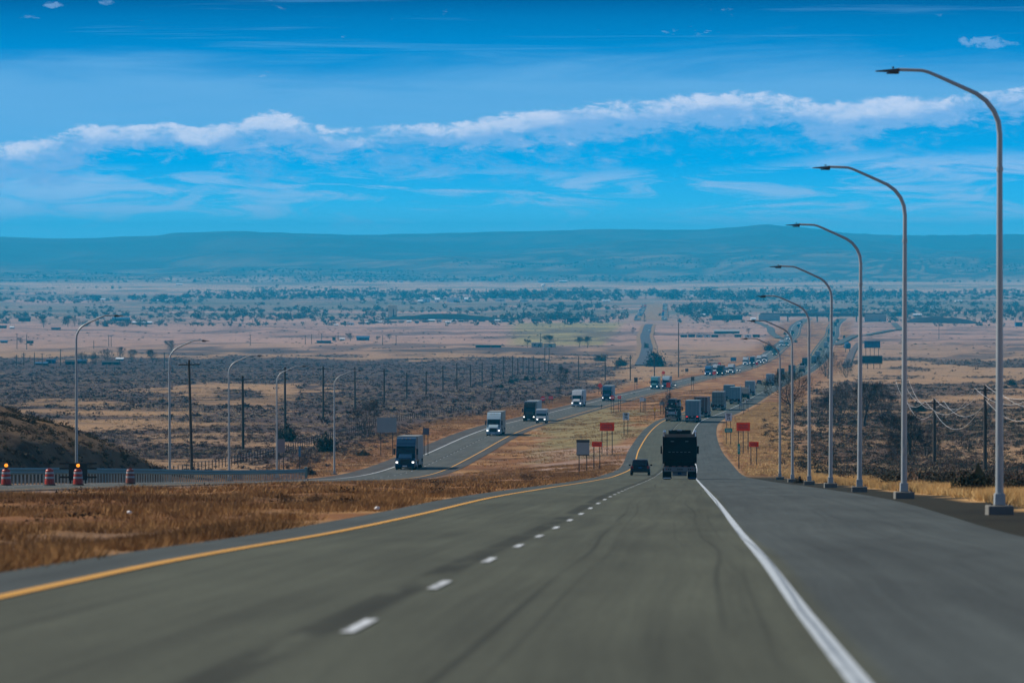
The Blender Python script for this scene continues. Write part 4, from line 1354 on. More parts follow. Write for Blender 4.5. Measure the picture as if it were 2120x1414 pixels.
def sign(px, row_top, row_bot, row_foot, wpx, d, m, label, shape='rect', posts=2, name='road_sign', cat='sign', lines=0, text=None, back=None, group=None, dh=0):
    """flat panel on posts; rows and widths are read off the photograph at distance d"""
    s = d / F
    x = px2x(px, d)
    zt, zb, zf = -(row_top - HOR) * s, -(row_bot - HOR) * s, -(row_foot - HOR) * s
    zg = ground(x, d)
    zf = min(zf, zg + .05) if zf > zg - 1.5 else zg
    w, h = wpx * s, zt - zb
    o = empty(name, (x, d, zg), label, cat, group)
    z0, z1 = zb - zg, zt - zg
    zm = (z0 + z1) / 2
    b = MB()
    if shape == 'rect': b.box(-w / 2, w / 2, -.015, .015, z0, z1)
    elif shape == 'diamond':
        b.prism([(0, z0), (-w / 2, zm), (0, z1), (w / 2, zm)], -.015, .015)
        for v in b.bm.verts: v.co.x, v.co.y = v.co.y, v.co.x
    elif shape == 'disc': b.cyl((0, 0, zm), (0, 1, 0), w / 2, .03, 24)
    p = link('panel', b.mesh('panel'), m, o)
    if dh: p.rotation_euler = (0, 0, dh)
    xs = [0] if posts == 1 else ([-.30 * w, .30 * w] if posts == 2 else [-.36 * w, 0, .36 * w])
    for i, q in enumerate(xs):
        b = MB()
        b.box(q - .05, q + .05, .017, .10, -.6, z1 - .06)
        link('post', b.mesh('post'), M_SPOST, o)
    if lines:                                           # rows of lettering too small to read in the photograph
        b = MB()
        lh = h * .62 / lines
        for r_ in range(lines):
            zc = z1 - h * .19 - (r_ + .5) * lh
            q = -w * random.uniform(.30, .40)
            e_ = -q
            while q < e_:
                l_ = lh * random.uniform(.25, .5)
                b.box(q, min(q + l_, e_), -.021, -.016, zc - lh * .27, zc + lh * .27)
                q += l_ + lh * random.uniform(.12, .35)
        mk = M_INK if m in (M_OSIGN, M_YSIGN, M_WSIGN) else M_WSIGN
        link('lettering', b.mesh('lettering'), pm('faded_sign_ink', (.16, .02, .012), .6) if m == M_OSIGN else mk, p)
    if text:
        for t_, zc, sz, bd in text:
            q = link('lettering', text_mesh(t_, sz * h, bd * h), M_INK if m != M_RSIGN else M_WSIGN, p)
            q.location = (0, -.018, z0 + zc * h)
    if back == 'ribs':
        b = MB()
        for zz in np.linspace(z0 + .08 * h, z1 - .08 * h, 6): b.box(-w / 2, w / 2, -.03, -.016, zz - .02, zz + .02)
        link('rib', b.mesh('rib'), M_BACK, p)
    if back == 'cap':
        b = MB()
        b.box(-w / 2 - .02, w / 2 + .02, -.06, .05, z1 - .17 * h, z1 + .02)
        link('top_rail', b.mesh('top_rail'), M_SPOST, p)
        b = MB()
        b.box(-w / 2 + .02, w / 2 - .02, -.04, .03, z0 - .05, z0 + .04 * h)
        link('bottom_rail', b.mesh('bottom_rail'), M_SPOST, p)
    if back == 'bar':
        b = MB()
        b.box(-w * .38, w * .38, -.022, -.016, zm - h * .1, zm + h * .1)
        link('white_bar', b.mesh('white_bar'), M_WSIGN, p)
    return o


SPD = [('SPEED', .84, .20, .012), ('LIMIT', .66, .20, .012), ('75', .28, .50, .02)]
sign(1508.5, 855.5, 871.5, 896, 13.6, 905, M_WSIGN, 'white speed limit 75 sign on the right verge', text=SPD)
sign(1296, 854.5, 869.5, 898, 13.4, 850, M_WSIGN, 'white speed limit 75 sign on the grass median', text=SPD)
sign(1508.5, 886.5, 895, 921, 15.6, 770, M_GSIGN, 'small green sign below the right speed limit sign', lines=2)
sign(1539, 874.8, 892, 925, 28, 700, M_OSIGN, 'large orange sign on three posts, right verge', posts=3, lines=3)
sign(1561, 914.5, 925, 965, 20, 610, M_OSIGN, 'small orange sign on two posts, right verge', lines=2)
sign(1530, 919, 940, 969, 5.2, 575, M_GSIGN, 'narrow green mile marker post on the right verge', posts=1, lines=4, dh=R(12))
sign(1207, 910.5, 942, 986, 26.5, 560, M_BACK, 'grey sign back with dark top rail in the median', back='cap')
sign(1235.8, 914.5, 925, 974, 20.4, 575, M_OSIGN, 'small orange sign on two posts in the grass median', lines=2)
sign(1257, 875, 892, 931, 29.5, 690, M_OSIGN, 'large orange sign on three posts in the grass median', posts=3, lines=3)
sign(800.5, 864.5, 895, 933, 41, 745, M_BACK, 'big grey green ribbed sign back left of the blue truck', back='ribs')
sign(582, 909, 937, 950, 15, 640, pm('pinkish_sign_back', (.22, .19, .20), .6, .1), 'small pinkish sign back beside the fourth left lamp')
sign(620, 924, 945, 965, 4.2, 600, M_BSIGN, 'narrow blue sign edge on near the guard rail end', posts=1)
sign(882, 886, 900, 931, 13, 745, pm('dull_violet_sign_back', (.10, .09, .12), .6, .1), 'small dull sign back just right of the blue truck')
dA = lane_d(845, True)
sign(1124, 820.5, 829.5, 843, 9.6, 1330, M_RSIGN, 'red do not enter disc left of the oncoming road', 'disc', back='bar', text=None)
sign(1140.5, 820.5, 826.5, 843, 9, 1335, M_RSIGN, 'red wrong way sign left of the oncoming road', text=[('WRONG WAY', .5, .42, .0)])
sign(1268, 818.5, 827.5, 845, 8.6, 1180, M_RSIGN, 'red do not enter disc in the median before navy truck', 'disc', back='bar')
sign(1282.5, 819.5, 825.5, 845, 7.2, 1185, M_RSIGN, 'red wrong way sign in the median beside navy truck', text=[('WRONG WAY', .5, .42, .0)])
sign(1242.5, 792.5, 804.5, 821, 11, 1560, M_OSIGN, 'orange diamond sign left of the navy truck', 'diamond')
sign(1373.5, 767.5, 776, 800, 8.6, 2060, M_OSIGN, 'orange diamond sign above the side by side trucks', 'diamond')
sign(1384, 792, 802, 826, 8.5, 1420, M_OSIGN, 'faded orange sign over a leafless bush in the median')
sign(1489.5, 749.5, 757, 775, 7.5, 2560, M_OSIGN, 'orange diamond sign above the second oncoming bunch', 'diamond')
sign(1478.5, 768, 776.5, 789, 7.4, 2010, M_OSIGN, 'round orange sign before the black semi truck', 'disc')
sign(1567, 749.5, 755.5, 766, 6, 2500, M_RSIGN, 'small red sign before the farther white trucks', 'disc')
sign(1557, 752.5, 758.5, 769, 5, 2450, M_BROWN, 'small dark sign left of the small red sign')
sign(1316.5, 781.5, 791.5, 806, 7.5, 1690, M_BROWN, 'brown sign back above the navy oncoming truck')
sign(1422, 763, 769.5, 778, 6.4, 2250, M_BROWN, 'brown sign back beyond the oncoming road')
sign(1434, 780, 788.5, 804, 7, 1640, M_BROWN, 'brown sign in the median left of the hauler')
sign(1355.5, 841.5, 853.5, 872, 6, 1010, M_YSIGN, 'yellow marker, nearer of two on the median edge', 'diamond', 1)
sign(1410, 827.5, 837, 852, 5.4, 1130, M_YSIGN, 'yellow marker, farther of two on the median edge', 'diamond', 1)
sign(1329, 823.5, 830.5, 850, 9, 1145, M_WSIGN, 'small white sign back in the median, left of grey one')
sign(1335.5, 824, 830.5, 850, 4.5, 1150, M_BACK, 'narrow grey sign back beside the small white sign')
sign(1370.5, 831.5, 838.5, 858, 10, 1090, M_BACK, 'small grey sign back left of the car hauler')
sign(1534, 834, 841, 860, 7.5, 1140, M_BACK, 'small grey sign back on the right shoulder')
sign(1546.5, 826, 829, 851, 2.4, 1180, M_WSIGN, 'thin white marker on the right shoulder verge', posts=1)
sign(1518.5, 740, 747.5, 758, 12, 2800, M_BSIGN, 'pale blue sign back beyond the oncoming trucks', posts=3)
sign(1313, 814, 820, 828, 2.4, 1570, pm('green_marker', (.03, .12, .10), .6), 'thin green marker beside the oncoming road', posts=1)
sign(1245.5, 838, 842, 846, 2, 1240, M_SPOST, 'thin dark delineator beside the oncoming shoulder', posts=1)
for px, rt, rb, d, lab in ((1540, 826, 858, 1080, 'first thin delineator past the right grey sign'), (1549, 824, 850, 1130, 'second thin delineator past the right grey sign')):
    sign(px, rt, rt + 3, rb, 1.6, d, M_SPOST, lab, posts=1, name='delineator', cat='road marker', group='delineators on the right verge')
for px, row in ((1549, 703), (1511, 705), (1604, 664), (1649, 706), (1618, 692)):
    pass


# ------------------------------------------------------------------ utility poles and wires
M_WOOD = pm('weathered_pole_timber', (.030, .024, .020), .9, 0, .25, 1.5)
M_WIRE = pm('bright_wire', (.62, .62, .62), .4, .4, .05, 1)


def upole(px, row_top, row_foot, d, label, group, arm=True, lean=0.0, wpx=None):
    s = d / F
    x = px2x(px, d)
    zg = ground(x, d)
    H = max(5.5, -(row_top - HOR) * s - zg)
    o = empty('utility_pole', (x, d, zg), label, 'utility pole', group)
    r = .23 if wpx is None else wpx * s / 2
    b = MB()
    b.tube([(0, 0, -.8), (0, 0, H * .5), (0, 0, H)], [r, r * .9, r * .72], 9)
    link('pole', b.mesh('pole'), M_WOOD, o)
    if arm:
        b = MB()
        b.box(-1.25, 1.25, -.07, .07, H - .62, H - .48)
        a = link('crossarm', b.mesh('crossarm'), M_WOOD, o)
        b = MB()
        for q in (-1.15, -.45, .45, 1.15): b.tube([(q, 0, H - .48), (q, 0, H - .30)], .05, 6)
        link('insulator', b.mesh('insulator'), STEEL, a)
    if lean: o.rotation_euler = (0, lean, 0)
    return o, x, d, zg + H


PL = [(397, 745, 950, 600, 11), (503, 778, 912, 800, 0), (590, 760, 893, 900, 0), (669, 758, 868, 1080, 0), (735, 760, 850, 1230, 0), (795, 764, 845, 1340, 0), (842, 771, 838, 1450, 0), (882, 768, 830, 1560, 0),
      (917, 757, 826, 1660, 0), (946, 752, 820, 1740, 0), (974, 755, 815, 1820, 0), (998, 751, 810, 1900, 0), (1019, 756, 805, 1960, 0), (1042, 738, 797, 2080, 0), (1061, 736, 792, 2160, 0), (1072, 742, 789, 2220, 0),
      (1083, 738, 788, 2260, 0), (1095, 740, 787, 2300, 0), (1104, 739, 786, 2330, 0), (1116, 742, 785, 2360, 0), (1128, 742, 784, 2390, 0), (1136, 745, 782, 2430, 0)]
for i, (px, rt, rf, d, ln) in enumerate(PL):
    upole(px, rt, rf, d, f'wooden utility pole, {ORD[i]} from the left in the long roadside row' if i else 'tall leaning wooden utility pole beside the second left lamp', 'utility poles along the left roadside', True, R(-1.4) if i == 0 else random.uniform(-.006, .006), 6.5 if i == 0 else None)
for i, (px, rt, d) in enumerate([(1198, 737, 2000), (1253, 735, 2010), (1305, 735, 2020), (1355, 737, 2030), (1405, 668, 2130)]):
    upole(px, rt, 770, d, ['thin pole left of the straight frontage road', 'thin pole just left of the frontage road end', 'thin pole at the foot of the frontage road', 'thin pole before the big dark tree', 'tallest thin pole right of the frontage road'][i], 'thin poles near the frontage road', i != 4)
for i, (px, rt, rf) in enumerate([(35, 690, 722), (55, 692, 724), (34, 738, 757), (49, 730, 757), (71, 730, 757), (87, 731, 757), (125, 723, 757), (194, 705, 722), (225, 693, 717), (230, 694, 717), (340, 730, 765), (518, 692, 715), (632, 695, 713),
                                  (645, 692, 712), (666, 690, 711), (700, 688, 705), (792, 694, 714), (820, 694, 714), (1944, 674, 702), (2102, 655, 668), (2014, 655, 668), (1119, 690, 719), (1281, 640, 672), (1128, 720, 745), (1137, 720, 745)]):
    d = solve(px, rf)
    upole(px, rt, rf, d, 'thin distant utility pole on the pale plain', 'distant utility poles on the plain', i % 3 != 1)

pa = upole(1935, 825, 950, 640, 'bare wooden pole carrying wires right of second lamp', 'wired poles on the right', True)
pb = upole(2040, 797, 966, 575, 'taller wooden pole carrying wires left of nearest lamp', 'wired poles on the right', True)
ends = [(px2x(1868, 900), 900, -(783 - HOR) * 900 / F), (pa[1], pa[2], pa[3]), (pb[1], pb[2], pb[3]), (px2x(2210, 512), 512, -(775 - HOR) * 512 / F)]
upole(1868, 783, 860, 900, 'wire pole half hidden behind the third street lamp', 'wired poles on the right', True)
upole(2210, 775, 985, 512, 'wire pole standing past the right edge of view', 'wired poles on the right', True)
WL = ['topmost silver power line', 'second silver power line', 'third silver power line', 'lowest silver power line']
for j, (dx, dz) in enumerate(((0, 0), (-1.15, -.35), (1.15, -.35), (0, -1.6))):
    b = MB()
    for (x0, y0, z0), (x1, y1, z1) in zip(ends[:-1], ends[1:]):
        sag = 2.0 + .25 * j
        pts = [(x0 + (x1 - x0) * t + dx, y0 + (y1 - y0) * t, z0 + (z1 - z0) * t + dz - sag * 4 * t * (1 - t)) for t in np.linspace(0, 1, 18)]
        b.tube(pts, .017, 5)
    tag(link('power_line', b.mesh('power_line'), M_WIRE), WL[j] + ' sagging between the right poles', 'power line', 'power lines on the right')
# wires of the roadside row, thin and dark
tops = []
for (px, rt, rf, d, ln) in PL: tops.append((px2x(px, d), d, -(rt - HOR) * d / F))
M_DWIRE = pm('dark_wire', (.05, .05, .05), .6)
for j, dx in enumerate((-1.15, 1.15)):
    b = MB()
    for (x0, y0, z0), (x1, y1, z1) in zip(tops[:-1], tops[1:]):
        b.tube([(x0 + (x1 - x0) * t + dx, y0 + (y1 - y0) * t, z0 + (z1 - z0) * t - .4 - 3 * t * (1 - t)) for t in np.linspace(0, 1, 7)], .012, 4)
    tag(link('power_line', b.mesh('power_line'), M_DWIRE), ('left' if j == 0 else 'right') + ' thin dark wire along the roadside pole row', 'power line')

# wire fence left of the oncoming road
b = MB()
fx = lambda q: float(lx_(q)) - 26
fq = np.arange(590, 1250, 5.0)
for q in fq:
    x, z = fx(q), ground(fx(q), q)
    b.box(x - .05, x + .05, q - .05, q + .05, z - .2, z + 1.25)
fo = link('wire_fence', b.mesh('wire_fence'), M_WOOD)
tag(fo, 'low wire fence along the brush left of oncoming road', 'fence')
b = MB()
for h_ in (.5, .85, 1.15):
    b.tube([(fx(q), q, ground(fx(q), q) + h_) for q in fq[::3]], .012, 4)
link('fence_wire', b.mesh('fence_wire'), STEEL, fo)


# ------------------------------------------------------------------ buildings
M_ROOFD = pm('dark_roof', (.035, .038, .042), .9, 0, .2, .5, .1)
M_ROOFL = pm('light_metal_roof', (.55, .58, .60), .5, 0, .12, .3)
M_WALLS = {'dark': pm('dark_wall', (.025, .032, .048), .9, 0, .25, .4, .1), 'blue': pm('blue_wall', (.035, .09, .17), .9, 0, .2, .4, .1), 'white': pm('white_wall', (.62, .62, .60), .7, 0, .15, .3),
           'tan': pm('tan_wall', (.62, .47, .29), .8, 0, .2, .3), 'grey': pm('grey_wall', (.24, .25, .26), .8, 0, .2, .3), 'green': pm('green_wall', (.035, .06, .05), .8, 0, .25, .3), 'brown': pm('brown_wall', (.11, .075, .055), .85, 0, .3, .4)}
M_PANE = pm('window_pane', (.02, .025, .035), .15)


def house(px, row, wpx, hpx, label, wall='white', roof='dark', dpt=8.0, name='house', cat='house', group=None, flat=False, wins=3, d=None, rz=0):
    d = d or solve(px, row)
    s = d / F
    x = px2x(px, d)
    w, h = wpx * s, hpx * s
    o = empty(name, (x, d + dpt / 2, ground(x, d) - .1), label, cat, group, rz)
    wh = h if flat else h * .62
    b = MB()
    b.box(-w / 2, w / 2, -dpt / 2, dpt / 2, -1, wh)
    wl = link('wall', b.mesh('wall'), M_WALLS[wall], o)
    b = MB()
    e = .35
    if flat: b.box(-w / 2 - e, w / 2 + e, -dpt / 2 - e, dpt / 2 + e, wh, wh + max(.2, h * .08))
    else:
        b.prism([(-dpt / 2 - e, wh - .02), (0, h), (dpt / 2 + e, wh - .02), (dpt / 2 + e, wh + .16), (0, h + .22), (-dpt / 2 - e, wh + .16)], -w / 2 - e, w / 2 + e)
    link('roof', b.mesh('roof'), M_ROOFD if roof == 'dark' else M_ROOFL if roof == 'light' else M_WALLS[roof], o)
    for i in range(wins):
        u = (i + .5) / wins * w * .84 - w * .42
        ww = min(w / wins * .3, 1.6)
        b = MB()
        b.box(u - ww / 2, u + ww / 2, -dpt / 2 - .05, -dpt / 2 + .02, wh * .38, wh * .78)
        link('window', b.mesh('window'), M_PANE, o)
    b = MB()
    u = w * .06
    b.box(u, u + min(1.2, w * .12), -dpt / 2 - .06, -dpt / 2 + .02, -.2, wh * .76)
    link('door', b.mesh('door'), M_WALLS['brown'], o)
    return o


house(250, 665, 36, 7.5, 'long low teal roofed building among trees on the left plain', 'dark', 'blue')
house(294, 672, 40, 6.5, 'long low building with a bright pale roof, left plain', 'brown', 'light')
house(5, 680, 14, 6, 'dark shed cut by the left picture edge', 'dark', 'dark', wins=1)
house(24, 681, 8, 5, 'small white roofed shed beside the dark edge shed', 'grey', 'light', wins=1)
house(115, 683, 18, 5, 'low grey shed left of the first left lamp', 'grey', 'dark', wins=2)
house(50, 665, 24, 9, 'broad dark teal hipped barn at far left', 'green', 'dark', wins=2)
house(7, 710, 13, 5, 'blue shed at the far left edge of the plain', 'blue', 'blue', wins=1, name='shed', cat='shed')
house(61, 711, 12, 5, 'dark flat shed near a small bare tree, left', 'dark', 'dark', wins=1, name='shed', cat='shed', flat=True)
house(104, 753, 17, 8, 'dark blue box shed between thin poles, left', 'blue', 'blue', flat=True, wins=1, name='shed', cat='shed')
house(85, 756, 24, 6, 'long dark blue shed beside the blue box shed', 'dark', 'blue', wins=2, name='shed', cat='shed')
house(145, 755, 20, 10, 'dark shed just left of first left lamp', 'dark', 'dark', wins=1, name='shed', cat='shed')
house(168, 753, 18, 9, 'bright blue sided shed behind first left lamp', 'dark', 'blue', wins=2, name='shed', cat='shed')
house(228, 755, 34, 8, 'long dark house under the row of bare trees', 'dark', 'dark', wins=3)
house(247, 747, 14, 6, 'shed with pale blue roof behind the long dark house', 'blue', 'light', wins=1, name='shed', cat='shed')
house(670, 711, 29, 5.2, 'long blue flat mobile home on pale grass', 'blue', 'blue', flat=True, wins=4, name='mobile_home', cat='mobile home')
house(691, 705, 6, 6.5, 'small dark square shed beyond the blue mobile home', 'dark', 'dark', flat=True, wins=1, name='shed', cat='shed')
house(708, 705, 9, 5, 'small pale shed between dark shed and bare tree', 'grey', 'light', wins=1, name='shed', cat='shed')
house(751, 705, 26, 9, 'blue gambrel barn beside a bare tree mid plain', 'blue', 'blue', wins=2, name='barn', cat='barn')
house(1011, 719.5, 53, 4.6, 'very long low dark mobile home, middle of the plain', 'dark', 'green', flat=True, wins=6, name='mobile_home', cat='mobile home')
house(1112, 719, 23, 9, 'roofless grey stone house between two bare trees', 'grey', 'grey', flat=True, wins=2)
house(1138, 719, 26, 8, 'pale stone ruin behind a round bare tree', 'tan', 'tan', flat=True, wins=1)
house(812.5, 657, 18, 23, 'tall square tan storage tower above the dark mound', 'tan', 'tan', flat=True, wins=0, dpt=9, name='storage_tower', cat='tower')
# mobile homes under the mound
hm = [('white', 'light'), ('grey', 'dark'), ('blue', 'light'), ('tan', 'dark'), ('dark', 'light'), ('brown', 'dark')]
for i in range(26):
    px = 684 + i * 15 + random.uniform(-4, 4)
    row = 675 - min(i, 7) * .9 - .25 * i * .3 + random.uniform(-1.5, 1.5)
    a, b_ = random.choice(hm)
    house(px, row, random.uniform(8, 15), random.uniform(3.2, 5), 'small mobile home in the crowded row below the dark mound', a, b_, 5, 'mobile_home', 'mobile home', 'mobile homes below the mound', i % 3 == 0, 2)
house(1505, 691, 52, 8, 'long green shed with a grey roof among parked trailers', 'green', 'grey', wins=6, name='long_shed', cat='shed')
for i, px in enumerate((1416, 1432, 1448, 1464, 1480, 1528, 1548, 1566)):
    house(px, 698.5, 14, 5.5, ['dark parked trailer, first of the row beside thin tall pole', 'blue parked trailer, second of the roadside row', 'pale parked trailer, third of the roadside row', 'white parked trailer, fourth of the roadside row', 'dark parked trailer before the long green shed',
                              'green parked trailer right of the long green shed', 'white parked trailer near right end of the row', 'dark parked trailer at right end of the row'][i], ['dark', 'blue', 'grey', 'white', 'dark', 'green', 'white', 'dark'][i], 'dark' if i % 2 else 'light', 3.5, 'parked_trailer', 'trailer', 'trailers parked in a row', True, 1)
house(1506, 663, 62, 9.5, 'long dark green warehouse wall before the town', 'green', 'green', flat=True, wins=0, dpt=14, name='warehouse', cat='building')
for i, (px, row, wp, hp, wl, rf) in enumerate([(880, 626, 20, 8, 'white', 'light'), (905, 626, 10, 9, 'white', 'light'), (938, 626, 26, 9, 'white', 'light'), (965, 625, 8, 9, 'white', 'light'), (1035, 624, 20, 5, 'white', 'light'), (870, 627, 10, 6, 'white', 'light'),
                                     (165, 622, 24, 3.5, 'white', 'light'), (210, 622, 14, 3.5, 'white', 'light'), (236, 622, 10, 3.5, 'white', 'light'), (335, 624, 24, 3, 'grey', 'light'), (830, 550, 9, 3, 'white', 'light'), (371, 591, 13, 3, 'white', 'light'),
                                     (1130, 583, 34, 4.5, 'white', 'light'), (1166, 583, 16, 3.6, 'blue', 'light'), (1475, 620, 18, 3, 'white', 'light'), (1430, 614, 10, 3, 'white', 'light'), (1560, 610, 14, 3, 'white', 'light'), (1470, 643, 12, 4, 'white', 'light'),
                                     (1500, 646, 14, 3, 'grey', 'light'), (1455, 655, 10, 5, 'dark', 'light'), (1145, 658, 22, 6, 'blue', 'dark'), (1110, 666, 20, 8, 'green', 'dark'), (1187, 667, 26, 8, 'dark', 'dark'), (1230, 664, 18, 7, 'blue', 'dark'),
                                     (1085, 625, 18, 3.5, 'white', 'light'), (1255, 625, 16, 3.5, 'white', 'light'), (690, 617, 14, 5, 'blue', 'dark'), (1880, 648, 26, 7, 'blue', 'blue'), (1855, 655, 20, 8, 'dark', 'dark'), (1900, 655, 16, 5, 'blue', 'light'),
                                     (1930, 637, 6, 4, 'white', 'light'), (1985, 625, 14, 3, 'white', 'light'), (1740, 646, 26, 6, 'green', 'dark'), (1700, 655, 30, 9, 'dark', 'dark'), (2110, 676, 14, 8, 'blue', 'dark'), (1560, 664, 10, 6, 'white', 'light')]):
    house(px, row, wp, hp, 'pale far building in the hazy town' if wl in ('white', 'grey') else 'dark far building in the hazy town', wl, rf, 12, 'far_building', 'building', 'pale far town buildings' if wl in ('white', 'grey') else 'dark far town buildings', i % 2 == 0, 0)

# water tower far off
d = solve(1125, 604)
x = px2x(1125, d)
o = empty('water_tower', (x, d, ground(x, d)), 'pale mushroom water tower standing above the town trees', 'water tower')
b = MB()
b.tube([(0, 0, 0), (0, 0, 9), (0, 0, 10)], [1.2, 1.0, 1.6], 10)
link('stem', b.mesh('stem'), M_WALLS['white'], o)
b = MB()
b.tube([(0, 0, 9.5), (0, 0, 11), (0, 0, 13), (0, 0, 14.6), (0, 0, 15.2)], [1.6, 3.8, 4.4, 3.0, .3], 16)
link('tank', b.mesh('tank'), M_WALLS['white'], o)

# overpass
d = 5560.0
xl, xr = px2x(1612, d), px2x(1792, d)
M_GIRD = pm('dark_girder', (.05, .065, .065), .8, 0, .2, .2)
M_CON2 = pm('bridge_concrete', (.34, .31, .27), .85, 0, .15, .2)
zroad = wz(d)
o = empty('overpass', ((xl + xr) / 2, d, zroad), 'long flat overpass crossing above both carriageways', 'bridge')
L = (xr - xl) / 2
b = MB()
b.box(-L, L, -6.3, 6.3, 6.0, 7.8)
link('girder', b.mesh('girder'), M_GIRD, o)
b = MB()
b.box(-L - 20, L + 20, -6.8, 6.8, 7.8, 8.3)
link('deck', b.mesh('deck'), M_CON2, o)
for s in (-1, 1):
    b = MB()
    b.box(-L - 20, L + 20, s * 6.6 - .15, s * 6.6 + .15, 8.3, 9.3)
    link('parapet', b.mesh('parapet'), M_CON2 if s > 0 else M_GIRD, o)
    b = MB()
    b.prism([(-6.8, -3), (-6.8, 7.8), (6.8, 7.8), (6.8, -3)], s * (L - 1), s * (L + 22))
    link('abutment', b.mesh('abutment'), M_CON2, o)
for px in (1631, 1692, 1716, 1773):
    for yy in (-4, 4):
        b = MB()
        xx = px2x(px, d) - (xl + xr) / 2
        b.tube([(xx, yy, -3), (xx, yy, 6.0)], .6, 10)
        link('pier', b.mesh('pier'), M_CON2, o)
# vehicles on the overpass
for i, (px, m_) in enumerate(((1640, 'silver'), (1722, 'white'))):
    o = tiny(P[m_])
    o.location = (px2x(px, d), d - 2, zroad + 8.35)
    o.rotation_euler = (0, 0, R(90))
    tag(o, ['silver car crossing the overpass near its left end', 'white car crossing the overpass above the right carriageway'][i], 'car')

# billboards on the right
def billboard(px, r0, r1, rf, wpx, d, m, label):
    s = d / F
    x = px2x(px, d)
    zg = ground(x, d)
    o = empty('billboard', (x, d, zg), label, 'billboard')
    z1, z0 = -(r0 - HOR) * s - zg, -(r1 - HOR) * s - zg
    w = wpx * s
    b = MB()
    b.box(-w / 2, w / 2, -.2, .2, z0, z1)
    p = link('panel', b.mesh('panel'), m, o)
    b = MB()
    for q in np.linspace(-.45, .45, 5): b.box(q * w - .06, q * w + .06, -.3, -.2, z0 - .3, z1 + .2)
    link('stringer', b.mesh('stringer'), M_SPOST, p)
    for q in (-.4, -.13, .13, .4):
        b = MB()
        b.box(q * w - .13, q * w + .13, .2, .5, -.8, z1 - .2)
        link('post', b.mesh('post'), M_WOOD, o)
    b = MB()
    b.box(-w / 2, w / 2, -1.0, -.2, z0 - .35, z0 - .25)
    link('catwalk', b.mesh('catwalk'), M_WOOD, o)


billboard(1803, 736.5, 752.5, 766, 48, 2450, pm('dark_billboard_back', (.016, .02, .026), .8), 'dark billboard seen from behind, right of highway')
billboard(1806, 706, 720, 738, 33, 2900, pm('blue_billboard_back', (.05, .12, .21), .8), 'blue grey billboard back above the dark one')
d = 3300.
o = empty('storage_tank', (px2x(1755, d), d, ground(px2x(1755, d), d)), 'dark blue tank on legs beside the dirt track', 'tank')
b = MB()
b.tube([(0, 0, 2.2), (0, 0, 2.6), (0, 0, 5.4), (0, 0, 6.6)], [.8, 2.0, 2.0, .4], 14)
link('tank', b.mesh('tank'), M_WALLS['blue'], o)
for u, v in ((-1, -1), (1, -1), (1, 1), (-1, 1)):
    b = MB()
    b.tube([(u * 1.3, v * 1.3, -.5), (u * 1.3, v * 1.3, 2.8)], .12, 6)
    link('leg', b.mesh('leg'), M_SPOST, o)


# dark heaps of cinder
def mound(px0, px1, row, h, label, m, skew=.5):
    d = solve((px0 + px1) / 2, row)
    x0, x1 = px2x(px0, d), px2x(px1, d)
    n, k_ = 60, 20
    V = []
    for j in range(k_):
        for i in range(n):
            u, v = i / (n - 1), j / (k_ - 1)
            e = max(0, math.sin(math.pi * u ** (math.log(.5) / math.log(skew)))) ** .8 * math.sin(math.pi * v) ** .7
            x = x0 + (x1 - x0) * u
            y = d + v * 70
            V.append((x, y, ground(x, y) - .4 + h * e * (.86 + .28 * float(vnoise(x / 11, y / 14, 3)))))
    tag(link('mound', np_mesh('mound', V, grid_faces(k_, n)), m), label, 'mound')


mound(790, 1085, 662, 6.2, 'long low dark green mound behind the mobile homes', pm('dark_green_mound', (.012, .020, .019), .95, 0, .3, .1, .05), .42)
mound(1872, 2040, 669, 6.6, 'low dark cinder mound on the right plain', pm('black_cinder', (.022, .019, .024), .95, 0, .3, .1, .05), .45)
# litter in the median
M_LIT = pm('white_plastic_litter', (.7, .7, .7), .6)
for i, (px, row, d) in enumerate(((268, 1058, 124), (781, 1050, 132))):
    x = px2x(px, d)
    b = MB()
    bmesh.ops.create_icosphere(b.bm, subdivisions=2, radius=.065)
    for v in b.bm.verts: v.co = v.co * (.7 + .6 * random.random()) * Vector((1.3, 1, .55)).length / 1.7
    for v in b.bm.verts: v.co.z *= .6
    o = link('litter', b.mesh('litter'), M_LIT)
    o.location = (x, d, ground(x, d) + .1)
    tag(o, ['crumpled white plastic scrap in median grass, far left', 'crumpled white plastic scrap in median grass by yellow line', 'small white plastic scrap nearest the camera, left', 'white plastic scrap beside the median sign posts'][i], 'litter')
# ------------------------------------------------------------------ plants
def leafmat(name, a, b_, rough=.9, scale=.6):
    m, k, b = new_mat(name)
    g = k.add('ShaderNodeNewGeometry').outputs['Position']
    n = k.noise(g, scale, 4, .6)
    n2 = k.noise(g, scale * .12, 3, .6)
    k.put(b.inputs['Base Color'], k.ramp(k.math('MULTIPLY_ADD', n2, .6, k.math('MULTIPLY', n, .5)), [(.3, a), (.8, b_)]))
    b.inputs['Roughness'].default_value = rough
    b.inputs['Specular IOR Level'].default_value = .1
    return m


